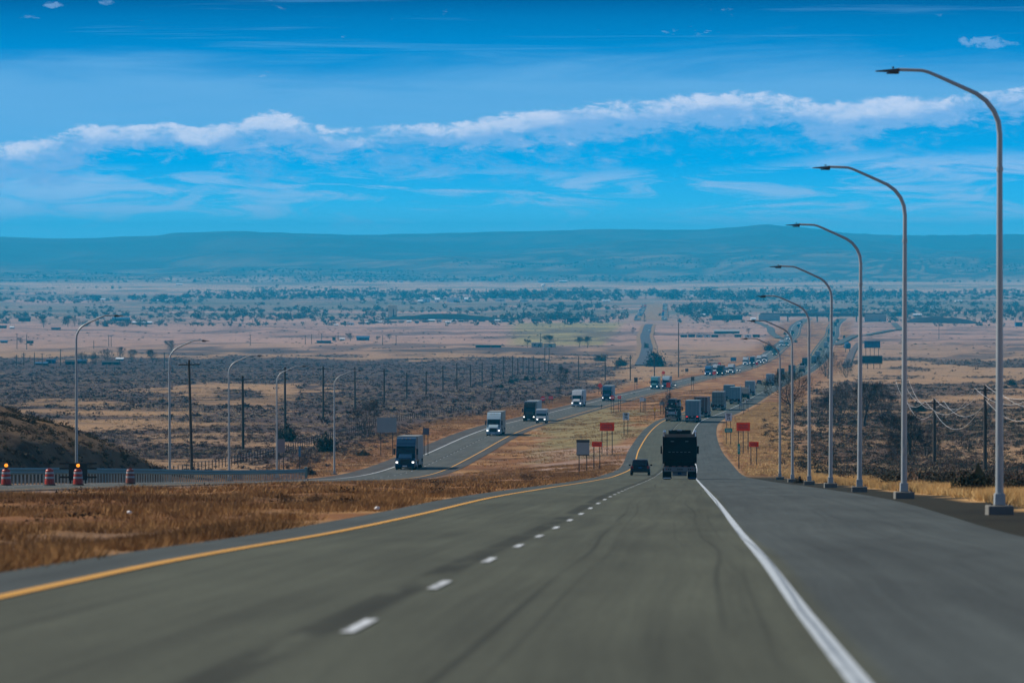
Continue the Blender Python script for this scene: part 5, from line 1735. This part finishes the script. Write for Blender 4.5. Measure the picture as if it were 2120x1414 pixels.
M_SAGE = leafmat('sage_leaves', (.026, .018, .019), (.108, .074, .066))
M_SAGEB = leafmat('brown_sage_leaves', (.034, .022, .017), (.150, .095, .062))
M_SAGE2 = leafmat('dark_scrub', (.020, .024, .016), (.075, .062, .045))
M_GRASS = leafmat('rusty_grass_blades', (.10, .042, .016), (.46, .26, .10), scale=.5)
M_GOLD = leafmat('golden_grass_blades', (.26, .15, .05), (.80, .56, .25), scale=.4)
M_JUN = leafmat('juniper_leaves', (.010, .014, .008), (.045, .045, .026))
M_TWIG = leafmat('bare_twigs', (.014, .011, .012), (.040, .030, .030))
M_TRUNK = pm('tree_bark', (.05, .04, .035), .9, 0, .3, 2)
M_TOWN = leafmat('town_tree_leaves', (.036, .045, .038), (.10, .10, .08), scale=.1)
M_CONI = leafmat('conifer_needles', (.010, .020, .016), (.030, .042, .030), scale=.2)


def tris_in(n, r, size, flat=1.0, fill=.35, seed=0, squash=None, droop=0):
    """n random triangles spread through an uneven ball (half ball when flat < 0)"""
    g = np.random.default_rng(seed)
    v = g.normal(size=(n, 3))
    v /= np.linalg.norm(v, axis=1)[:, None]
    lump = 1 + .35 * np.sin(v[:, 0] * 4 + seed) * np.cos(v[:, 1] * 5 + seed * 2) + .2 * np.sin(v[:, 2] * 7 + seed)
    rad = (fill + (1 - fill) * g.random(n) ** .5) * lump
    c = v * rad[:, None] * np.array(r)
    if flat < 0: c[:, 2] = abs(c[:, 2])
    t = g.normal(size=(n, 3, 3)) * size * (.6 + .8 * g.random((n, 1, 1)))
    return c[:, None, :] + t                      # (n,3,3)


def blades(n, spread, h, w, g):
    a = g.random(n) * 6.283
    r = spread * g.random(n) ** .6
    bx, by = r * np.cos(a), r * np.sin(a)
    lx, ly = g.normal(size=n) * h * .38 + bx * .6, g.normal(size=n) * h * .38 + by * .6
    hh = h * (.5 + .7 * g.random(n))
    a2 = g.random(n) * 6.283
    wx, wy = np.cos(a2) * w, np.sin(a2) * w
    z = np.zeros(n)
    p0 = np.stack([bx - wx, by - wy, z - .03], 1)
    p1 = np.stack([bx + wx, by + wy, z - .03], 1)
    p2 = np.stack([bx + lx, by + ly, hh], 1)
    return np.stack([p0, p1, p2], 1)


def scatter(name, protos, xs, ds, scl, m, label, zs=None, seed=1):
    """one stuff mesh: many clumps copied over the ground with numpy"""
    g = np.random.default_rng(seed)
    z = gz(xs, ds) if zs is None else zs
    out = []
    pick = g.integers(0, len(protos), len(xs))
    for i, p in enumerate(protos):
        q = np.where(pick == i)[0]
        if len(q) == 0: continue
        a = g.random(len(q)) * 6.283
        c, s = np.cos(a)[:, None, None], np.sin(a)[:, None, None]
        k = scl[q][:, None, None]
        X = (p[None, :, :, 0] * c - p[None, :, :, 1] * s) * k + xs[q][:, None, None]
        Y = (p[None, :, :, 0] * s + p[None, :, :, 1] * c) * k + ds[q][:, None, None]
        Z = p[None, :, :, 2] * k * (.8 + .4 * g.random((len(q), 1, 1))) + z[q][:, None, None]
        out.append(np.stack([X, Y, Z], -1).reshape(-1, 3))
    V = np.concatenate(out)
    me = np_mesh(name, V, np.arange(len(V)).reshape(-1, 3))
    return tag(link(name, me, m), label, None, None, 'stuff')


def rand_xd(n, d0, d1, lo, hi, power=1.0, seed=0):
    """random points; lo/hi are functions of d giving the x range"""
    g = np.random.default_rng(seed)
    d = d0 + (d1 - d0) * g.random(n) ** power
    a, b_ = lo(d), hi(d)
    return a + (b_ - a) * g.random(n), d


# grass of the median and the verges
g_ = np.random.default_rng(3)
GR = [blades(15, .30, .17, .011, g_) for _ in range(5)]
GRF = [blades(10, .5, .22, .03, g_) for _ in range(4)]
GRT = [blades(16, .24, .38, .013, g_) for _ in range(3)]
x1, d1_ = rand_xd(15000, 38, 210, lambda d: np.maximum(cx(d) - sep(d) + 7, -.11 * d - 4), lambda d: cx(d) - 5.25, 1.0, 5)
x2, d2_ = rand_xd(15000, 200, 640, lambda d: cx(d) - sep(d) + 6.9, lambda d: cx(d) - 5.3, .85, 6)
keep = fbm(x2 / 3, d2_ / 9, 71) > .47
x2, d2_ = x2[keep], d2_[keep]
keep = (fbm(x1 / 4, d1_ / 14, 72) * .6 + fbm(x1 / 1.2, d1_ / 4, 70) * .4) > np.where(d1_ < 100, .38, .47)
x1, d1_ = x1[keep], d1_[keep]
scatter('median_grass', GR, x1, d1_, .45 + .75 * fbm(x1 / 2.5, d1_ / 6, 9) ** 1.5 * 1.6, M_GRASS, 'short rusty dry grass of the near median')
scatter('median_grass', GRF, x2, d2_, .5 + .8 * fbm(x2 / 4, d2_ / 9, 9), M_GRASS, 'short rusty dry grass of the farther median')
x3, d3_ = rand_xd(8000, 640, 1700, lambda d: cx(d) - sep(d) + 6.5, lambda d: cx(d) - 5.5, .8, 16)
keep = fbm(x3 / 4, d3_ / 12, 73) > .5
scatter('median_grass', GRF, x3[keep], d3_[keep], np.full(keep.sum(), 1.1), M_GRASS, 'sparse rusty grass of the far median')
xm, dm = rand_xd(420, 60, 560, lambda d: cx(d) - sep(d) + 8, lambda d: cx(d) - 7, .8, 19)
km = fbm(xm / 6, dm / 14, 75) > .5
scatter('median_weeds', [tris_in(70, (.4, .4, .22), .03, -1, .3, 900 + s) for s in range(4)], xm[km], dm[km], .5 + .9 * rng.random(km.sum()), leafmat('dark_weed', (.035, .02, .012), (.10, .06, .03)), 'dark dry weeds dotted through the median grass')
x4, d4_ = rand_xd(7500, 75, 480, lambda d: cx(d) + np.maximum(shr(d) + 1.2, 11.6), lambda d: cx(d) + np.where(d < 330, 15.0, 18), .8, 7)
keep = fbm(x4 / 2.5, d4_ / 6, 74) > .38
scatter('verge_grass', GRT, x4[keep], d4_[keep], .5 + .6 * fbm(x4[keep] / 3, d4_[keep] / 6, 10), M_GOLD, 'golden dry grass behind the right street lamps')
x5, d5_ = rand_xd(9000, 470, 1300, lambda d: cx(d) + 8.6, lambda d: cx(d) + 19, .8, 8)
scatter('verge_grass', GRF, x5, d5_, np.full(len(x5), .9), M_GOLD, 'golden dry grass along the right shoulder')
x6, d6_ = rand_xd(9000, 500, 1500, lambda d: cx(d) - sep(d) - 20, lambda d: cx(d) - sep(d) - 7.6, .8, 9)
scatter('verge_grass', GRF, x6, d6_, np.full(len(x6), .9), M_GRASS, 'rusty dry grass left of the oncoming road')

x, d = rand_xd(34000, 470, 2500, lambda q: -.105 * q - 10, lambda q: cx(q) - sep(q) - 14, .9, 41)
kk = fbm(x / 22, d / 40, 44) * .6 + fbm(x / 5, d / 9, 45) * .4 > .50
M_STRAW = leafmat('straw_grass_blades', (.22, .145, .075), (.66, .48, .28), scale=.12)
scatter('plain_grass', GRF, x[kk], d[kk], .9 + .8 * rng.random(kk.sum()), M_STRAW, 'pale straw grass of the left plain')
x, d = rand_xd(14000, 330, 1500, lambda q: cx(q) + 20, lambda q: .106 * q + 12, .9, 42)
kk = fbm(x / 22, d / 40, 46) * .6 + fbm(x / 5, d / 9, 47) * .4 > .53
scatter('plain_grass', GRF, x[kk], d[kk], .9 + .8 * rng.random(kk.sum()), M_STRAW, 'pale straw grass of the right plain')

# sage brush of the plain
SG = [np.concatenate([tris_in(90, (.62, .62, .36), .045, -1, .4, s), tris_in(16, (.4, .4, .25), .09, -1, .2, s + 50)]) for s in range(6)]
SGF = [tris_in(26, (.85, .85, .40), .15, -1, .3, s + 9) for s in range(5)]


def brush_points(n, d0, d1, lo, hi, power, seed, thin=.5):
    x, d = rand_xd(n, d0, d1, lo, hi, power, seed)
    _, bm = zone_colour(x, d)
    g = np.random.default_rng(seed + 1)
    k = g.random(n) < np.clip(bm + thin, 0, 1)
    off = x - cx(d)
    k &= ~((off > -sep(d) - 9.5) & (off < 13))
    return x[k], d[k]


L_ = lambda d: -.105 * d - 12
LI = lambda d: cx(d) - sep(d) - 11
RI = lambda d: cx(d) + 13.5
RO = lambda d: .106 * d + 12
x, d = brush_points(15000, 330, 1000, L_, LI, .8, 21, .10)
scatter('sagebrush', SG, x, d, .22 + 1.25 * rng.random(len(x)) ** 4, M_SAGE, 'grey sage brush scattered on the near left plain')
x, d = brush_points(17000, 1000, 3200, L_, LI, .8, 22, .05)
scatter('sagebrush', SGF, x, d, .4 + 1.3 * rng.random(len(x)) ** 3, M_SAGE, 'grey sage brush on the far left plain')
x, d = brush_points(6500, 150, 900, RI, RO, .75, 23, .12)
scatter('sagebrush', SG, x, d, .3 + 1.5 * rng.random(len(x)) ** 3.5, M_SAGEB, 'brown sage brush on the near right plain')
x, d = brush_points(10000, 900, 3200, RI, RO, .8, 24, .05)
scatter('sagebrush', SGF, x, d, .4 + 1.3 * rng.random(len(x)) ** 3, M_SAGEB, 'brown sage brush on the far right plain')
x, d = rand_xd(2600, 330, 1500, lambda q: L_(q), lambda q: LI(q) - 2, .8, 25)
kk = fbm(x / 40, d / 60, 66) > .5
x, d = x[kk], d[kk]
xb, db = rand_xd(1300, 335, 500, lambda q: cx(q) - sep(q) - 30, lambda q: cx(q) - sep(q) - 12, 1, 36)
x, d = np.concatenate([x, xb]), np.concatenate([d, db])
scatter('dark_scrub', SG, x, d, .35 + .75 * rng.random(len(x)) ** 2, M_SAGE2, 'dark low scrub dotted over the left slope')
x, d = rand_xd(3600, 130, 1200, lambda q: RI(q) + 2, RO, .9, 26)
scatter('dark_scrub', SG, x, d, .5 + 1.0 * rng.random(len(x)), M_SAGE2, 'dark low scrub dotted over the right slope')
x, d = rand_xd(2200, 3000, 6500, lambda q: -.105 * q, lambda q: .106 * q, .9, 27)
k_ = abs(x - cx(d) + 16) > 40
k_ &= abs(x - np.interp(d, [p[1] for p in fr], [p[0] for p in fr])) > 20
k_ &= fbm(x / 120, d / 200, 61) > .50
scatter('dark_scrub', SGF, x[k_], d[k_], 1.0 + .8 * rng.random(k_.sum()), M_SAGE2, 'dark shrubs dotted over the pale plain')

# ---- single bushes (juniper): stem and crown
BUSH = []
for s in range(4):
    t_ = np.concatenate([tris_in(1300, (.5, .5, .5), .026, -1, .5, 80 + s), tris_in(160, (.4, .4, .42), .07, -1, .2, 180 + s)])
    BUSH.append(np_mesh('crown', t_.reshape(-1, 3), np.arange(len(t_) * 3).reshape(-1, 3)))


def bush(px, row, wpx, hpx, label, group=None, d=None, m=None, name='juniper_bush', cat='bush'):
    d = d or solve(px, row)
    s = d / F
    x = px2x(px, d)
    o = empty(name, (x, d, ground(x, d) - .05), label, cat, group)
    c = link('crown', BUSH[int(random.random() * 4)], m or M_JUN, o)
    c.scale = (wpx * s, wpx * s, hpx * s * 1.75)
    c.rotation_euler = (0, 0, random.random() * 6)
    part('bushstem', 'stem', lambda b: b.tube([(0, 0, -.2), (.03, 0, .5)], [.12, .08], 6), M_TRUNK, o)
    return o


bush(675, 936, 46, 44, 'large dark round juniper beside the fifth left lamp')
bush(594, 914, 42, 40, 'dark round juniper behind the fourth left lamp')
bush(752, 944, 30, 14, 'low flat dark bush left of the blue truck', m=M_SAGE2)
bush(640, 975, 30, 18, 'low grey green bush at the end of the guard rail', m=M_SAGE2, d=600)
for i, (px, row, w_) in enumerate(((1038, 803, 11), (1057, 793, 13), (1068, 790, 11), (1090, 788, 13), (1104, 787, 11), (1118, 786, 9))):
    bush(px, row, w_, w_ * .8, ['first round dark bush from the left below the pole row', 'second round dark bush from the left below the pole row', 'third round dark bush from the left below the pole row', 'fourth round dark bush from the left below the pole row', 'fifth round dark bush from the left below the pole row', 'last small dark bush on the right below pole row'][i], 'round bushes below the pole row')
bush(2018, 1030, 92, 58, 'big dark bush left of the nearest right lamp', d=205, m=M_JUN)
bush(1950, 1012, 80, 36, 'broad dark scrub bush between the two nearest right lamps', d=235, m=M_SAGE2)
bush(1850, 1003, 70, 32, 'broad dark scrub bush behind the second right lamp', d=262, m=M_SAGE2)
bush(2110, 1022, 60, 40, 'dark scrub bush right of the nearest right lamp', d=200, m=M_SAGE2)
bush(1905, 985, 60, 30, 'dark scrub bush behind the broad pair on the right', d=330, m=M_SAGE2)
bush(2095, 798, 22, 14, 'small dark round bush near the right edge')
bush(1904, 852, 30, 16, 'dark round bush beside the wire pole top, right')
bush(1655, 1001, 26, 13, 'small dark bush between the fifth and sixth right lamps', d=330, m=M_SAGE2)

# ---- bare trees: stems, limbs and a round haze of twigs
def bare_tree(seed, stems=1, twig=3000, leafy=0, thick=.016, base=.2, lean=.3):
    g = random.Random(seed)
    gn = np.random.default_rng(seed)
    segs = []

    def grow(p, dr, ln, r, lv):
        for i in range(3):
            q = p + dr * ln / 3
            segs.append((p, q, r, r * .88, lv))
            p, r = q, r * .88
            dr = (dr + Vector((g.uniform(-.16, .16), g.uniform(-.16, .16), g.uniform(-.02, .10)))).normalized()
        if lv >= 4: return
        for k in range(g.choice((2, 3)) if lv else 3):
            a = Vector((g.gauss(0, 1), g.gauss(0, 1), g.gauss(.25, .5))).normalized()
            nd = (dr * .8 + a * .62).normalized()
            grow(p, nd, ln * g.uniform(.62, .78), r * .62, lv + 1)
    for s in range(stems):
        a = s * 6.283 / stems + g.random()
        v = Vector((math.cos(a), math.sin(a), 0)) * (lean if stems > 1 else .06)
        grow(v * .06, (v + Vector((0, 0, 1))).normalized(), base * (1 if stems == 1 else g.uniform(.75, 1.1)), thick, 0)
    top = max(s[1].z for s in segs)
    rad = max(abs(s[1].x) for s in segs) / top
    b = MB()
    for p, q, r0, r1, lv in segs:
        b.tube([p / top, q / top], [r0 / top, r1 / top], 5 if lv < 2 else 3, False)
    trunk = b.mesh('trunk')
    ends = np.array([[*(s[1] / top)] for s in segs if s[4] >= 2])
    T_ = []
    cen = np.array([0, 0, .55 if stems == 1 else .42])
    for i in range(twig):
        if i % 2:
            p = ends[int(gn.integers(0, len(ends)))] + gn.normal(size=3) * .03
        else:
            v = gn.normal(size=3)
            v = v / np.linalg.norm(v) * gn.random() ** .45
            p = cen + v * np.array([rad * .98, rad * .98, .44 if stems == 1 else .46]) * (.86 + .2 * math.sin(5 * v[0] + seed) * math.cos(4 * v[1]))
        if p[2] < .05: continue
        v = (p - cen) * .9 + gn.normal(size=3) * .33 + np.array([0, 0, .25])
        v = v / np.linalg.norm(v) * gn.uniform(.05, .14)
        sd = gn.normal(size=3)
        sd = sd / np.linalg.norm(sd) * .0034
        T_.append([p - sd, p + sd, p + v])
    T_ = np.array(T_)
    if leafy:
        L2 = []
        for i in range(leafy):
            L2.append(ends[int(gn.integers(0, len(ends)))] + gn.normal(size=(1, 3)) * .055 + gn.normal(size=(3, 3)) * .018)
        T_ = np.concatenate([T_, np.array(L2)])
    crown = np_mesh('crown', T_.reshape(-1, 3), np.arange(len(T_) * 3).reshape(-1, 3))
    return trunk, crown, 2 * rad + .08


BARE = [bare_tree(s, 1, 3000) for s in (1, 2, 3, 4)]
LEAFY = [bare_tree(s, 1, 1200, 1500) for s in (7, 8)]
SHRUB = [bare_tree(s, 5, 4600, 0, .010, .2, .55) for s in (11, 12, 13)]


def tree(px, row, wpx, hpx, label, kind=BARE, d=None, group=None, name='bare_tree', m=None):
    d = d or solve(px, row)
    s = d / F
    x = px2x(px, d)
    tr, cr, wd = kind[int(random.random() * len(kind))]
    o = empty(name, (x, d, ground(x, d) - .1), label, 'tree' if 'shrub' not in name else 'shrub', group)
    for nm, me, mm in (('trunk', tr, M_TRUNK), ('crown', cr, m or M_TWIG)):
        c = link(nm, me, mm, o)
        c.scale = (wpx * s / wd, wpx * s / wd, hpx * s)
    o.rotation_euler = (0, 0, random.random() * 6)
    return o


tree(760, 902, 100, 74, 'wide leafless brush thicket above the big sign back', SHRUB, name='bare_shrub')
tree(1160, 806, 40, 46, 'leafless round tree beside the black oncoming truck', BARE)
tree(1382, 845, 36, 46, 'leafless shrub below the faded orange median sign', SHRUB, d=1075, name='bare_shrub')
tree(1638, 872, 84, 108, 'spreading dark leafless tree behind the thin lamp posts', BARE, d=960)
tree(1712, 772, 70, 52, 'dense dark leafless tree right of the far bend', SHRUB, d=2150)
tree(1752, 776, 44, 40, 'dark leafless tree beside the dirt track', SHRUB, d=2100)
tree(1735, 868, 86, 82, 'dark leafless tree left of the third right lamp', SHRUB, d=1000)
tree(1790, 880, 96, 90, 'tallest dark leafless tree by the third right lamp', BARE, d=930)
tree(1830, 862, 80, 84, 'dark leafless tree between third and second right lamps', SHRUB, d=960)
tree(1882, 935, 120, 86, 'wide leafless tree beside the second right lamp', BARE, d=700)
tree(1858, 950, 90, 70, 'low leafless tree left of the second right lamp', SHRUB, d=660)
tree(1915, 930, 80, 60, 'low leafless tree at the foot of the wire pole', SHRUB, d=700)
tree(1700, 842, 60, 50, 'small leafless tree right of the spreading tree', SHRUB, d=1100)
M_BTW = leafmat('brown_twigs', (.05, .028, .016), (.12, .07, .035))
tree(590, 1047, 60, 30, 'thin leafless shrub in the near median grass', SHRUB, d=165, name='bare_shrub', m=M_BTW)
tree(650, 1045, 44, 30, 'second thin leafless shrub in the near median grass', SHRUB, d=170, name='bare_shrub', m=M_BTW)
tree(1092, 992, 46, 22, 'low brown shrub in the median beyond the first scrap', SHRUB, d=400, name='bare_shrub', m=M_BTW)
for i, (px, row, wp, hp) in enumerate(((172, 755, 30, 26), (196, 754, 28, 25), (222, 752, 32, 30), (250, 745, 22, 26), (272, 750, 20, 27), (315, 751, 26, 27), (355, 735, 30, 30))):
    tree(px, row, wp, hp, ['leafless tree at left end of the dark house row', 'leafless tree second from left by the dark houses', 'leafless tree over the long dark house', 'leafless tree behind the pale blue roofed shed', 'leafless tree right of the pale blue roofed shed', 'round leafless tree alone right of the house row', 'leafless tree beside the second left lamp'][i], SHRUB if i < 3 else BARE, group='leafless trees on the left plain')
for i, (px, row, wp, hp) in enumerate(((43, 711, 14, 12), (90, 678, 22, 22), (140, 676, 18, 20), (155, 676, 22, 22), (725, 706, 20, 16), (781, 705, 14, 9), (806, 703, 14, 11), (1310, 692, 12, 14), (1549, 690, 14, 10))):
    tree(px, row, wp, hp, ['small leafless tree among left edge sheds', 'tall pale leafless tree at the left end of tree row', 'slim leafless tree left of the first left lamp', 'leafless tree right behind the first left lamp', 'leafless tree left of the blue gambrel barn', 'small shrubby tree right of the blue barn', 'second small shrubby tree right of blue barn', 'small dark tree left of the frontage road', 'small dark tree over the parked trailers'][i], BARE, group='small trees on the plain')
tree(1092, 719, 20, 16, 'olive tree at left of the stone house', LEAFY, name='olive_tree', m=M_TOWN)
tree(1139, 717, 28, 23, 'olive tree over the pale stone ruin', LEAFY, name='olive_tree', m=M_TOWN)
tree(1199, 719, 22, 21, 'left olive tree of the pair on the green field', LEAFY, name='olive_tree', m=M_TOWN)
tree(1216, 720, 26, 23, 'right olive tree of the pair on the green field', LEAFY, name='olive_tree', m=M_TOWN)
bush(1356, 751, 42, 34, 'big round dark tree at the frontage road end', name='round_tree', cat='tree', d=2600, m=leafmat('blue_dark_leaves', (.012, .016, .022), (.04, .042, .05)))
bush(1338, 722, 12, 12, 'small dark bush on the frontage road edge')
bush(1243, 748, 26, 16, 'low dark bush left of the thin frontage poles', m=M_SAGE2)
bush(1285, 758, 26, 20, 'low dark bush at the left frontage road edge', m=M_SAGE2)
bush(1592, 726, 22, 18, 'dark blue bush left of the far oncoming bend', m=M_SAGE2)
for i, (px, row) in enumerate(((1735, 706), (1749, 720), (1648, 709), (1625, 693), (1748, 700))):
    bush(px, row, 6, 6, ['small dark shrub on the far right verge', 'small dark shrub near the dirt track', 'small dark shrub in the far median', 'small dark shrub left of the far oncoming road', 'small round shrub below the blue tank'][i])

# ---- trees of the town and the far plain
TOWN = []
for s in range(5):
    t_ = tris_in(150, (.5, .5, .46), .085, 1, .45, 300 + s)
    t_[:, :, 2] += .54
    TOWN.append(np_mesh('crown', t_.reshape(-1, 3), np.arange(len(t_) * 3).reshape(-1, 3)))
CON = []
for s in range(3):
    g = np.random.default_rng(400 + s)
    n = 220
    h = g.random(n) ** .8
    a = g.random(n) * 6.283
    rr = (1 - h) * .5 * (.4 + .6 * g.random(n))
    c = np.stack([rr * np.cos(a), rr * np.sin(a), .06 + h * .94], 1)
    t_ = c[:, None, :] + g.normal(size=(n, 3, 3)) * np.array([.05, .05, .035])
    CON.append(np_mesh('crown', t_.reshape(-1, 3), np.arange(len(t_) * 3).reshape(-1, 3)))
TR_ = MB()
TR_.tube([(0, 0, -.05), (0, 0, .45)], [.035, .02], 5)
TRM = TR_.mesh('trunk')


def far_tree(px, row, h, w_, con, label, group):
    d = solve(px, row)
    x = px2x(px, d)
    o = empty('conifer_tree' if con else 'town_tree', (x, d, ground(x, d) - .2), label, 'tree', group, random.random() * 6)
    c = link('crown', random.choice(CON if con else TOWN), M_CONI if con else M_TOWN, o)
    c.scale = (w_, w_, h)
    t = link('trunk', TRM, M_TRUNK, o)
    t.scale = (w_, w_, h)


nt = 0
def tree_row(n, p0, p1, row, jit, hs, con=.12, what='hazy'):
    for i in range(n):
        px = random.uniform(p0, p1)
        c = random.random() < con
        h = random.uniform(*hs) * (1.15 if c else 1)
        far_tree(px, row + random.uniform(-jit, jit), h, h * (random.uniform(.45, .6) if c else random.uniform(.9, 1.7)), c,
                 f'{"pointed" if c else "round"} dark tree in {what}', f'{"pointed" if c else "round"} trees of {what}')


tree_row(34, 420, 1060, 617, 5, (7, 13), .15, 'the hazy town belt left of centre')
tree_row(46, 1040, 1400, 614, 6, (8, 14), .12, 'the hazy town belt at centre')
tree_row(46, 1385, 1860, 617, 8, (8, 14), .12, 'the hazy town belt right of centre')
tree_row(20, 1390, 1480, 645, 8, (6, 10), .1, 'the grove beside the far street')
tree_row(22, 170, 420, 622, 5, (6, 10), .1, 'the thin tree belt at far left')
tree_row(26, 1030, 1345, 663, 4, (5, 10), .1, 'the grove before the far street')
tree_row(24, 1600, 2120, 650, 5, (5, 9), .12, 'the belt above the right plain')
tree_row(20, 400, 820, 657, 4, (4, 8), .3, 'the scattered belt on the left plain')
tree_row(16, 95, 340, 674, 3, (4, 7.5), .3, 'the homestead grove at far left')
x, d = rand_xd(10500, 5700, 11000, lambda q: -.108 * q, lambda q: .112 * q, .9, 91)
rw = HOR + F * drop(d) / d
pxx = 1060 + F * x / d
def belt(r0, r1, p0, p1, den):
    e = (fbm(pxx / 70, rw / 5, 92) - .5) * 7
    return (rw + e > r0) & (rw + e < r1) & (pxx > p0) & (pxx < p1) & (fbm(pxx / 45 + r0, rw / 3, 90) > den)
k_ = belt(604, 622, 390, 2300, .33) | belt(616, 626, -200, 430, .45) | belt(639, 647, 150, 1345, .50) | belt(653, 661, -200, 820, .45) | belt(653, 664, 1020, 1345, .40) | belt(630, 662, 1385, 1500, .45) | belt(632, 656, 1480, 2400, .44)
k_ |= (fbm(pxx / 190 + 3, rw / 2.2, 92) > .66) & (rw > 590)
k_ &= ~((abs(x - np.interp(d, [p[1] for p in twn], [p[0] for p in twn])) < 36) & (d < 9200))
WOOD = [tris_in(34, (.5, .5, .42), .15, 1, .4, 500 + s) + np.array([0, 0, .45]) for s in range(5)]
scatter('far_woods', WOOD, x[k_], d[k_], 2.6 + 4.6 * rng.random(k_.sum()) ** 1.6, M_TOWN, 'hazy far woods and hedges of the town', seed=93)
x, d = rand_xd(5000, 11000, 15500, lambda q: -.108 * q, lambda q: .112 * q, 1.0, 94)
k_ = (fbm(x / 500, d / 900, 95) > .52) & (d > 12700)
scatter('far_woods', WOOD, x[k_], d[k_], 3 + 4 * rng.random(k_.sum()), M_TOWN, 'dark dots of far trees at the foot of the mountains', seed=96)
x, d = rand_xd(1500, 4600, 6200, lambda q: -.108 * q, lambda q: .112 * q, .9, 97)
rw = HOR + F * drop(d) / d
k_ = (fbm(x / 260, rw / 3.0, 98) > .55) & (rw < 676) & (abs(x - cx(d) + 16) > 60)
k_ &= abs(x - np.interp(d, [p[1] for p in fr], [p[0] for p in fr])) > 26
scatter('far_woods', WOOD, x[k_], d[k_], 2.5 + 3.5 * rng.random(k_.sum()), M_TOWN, 'low hedges along the far edge of the pale plain', seed=99)
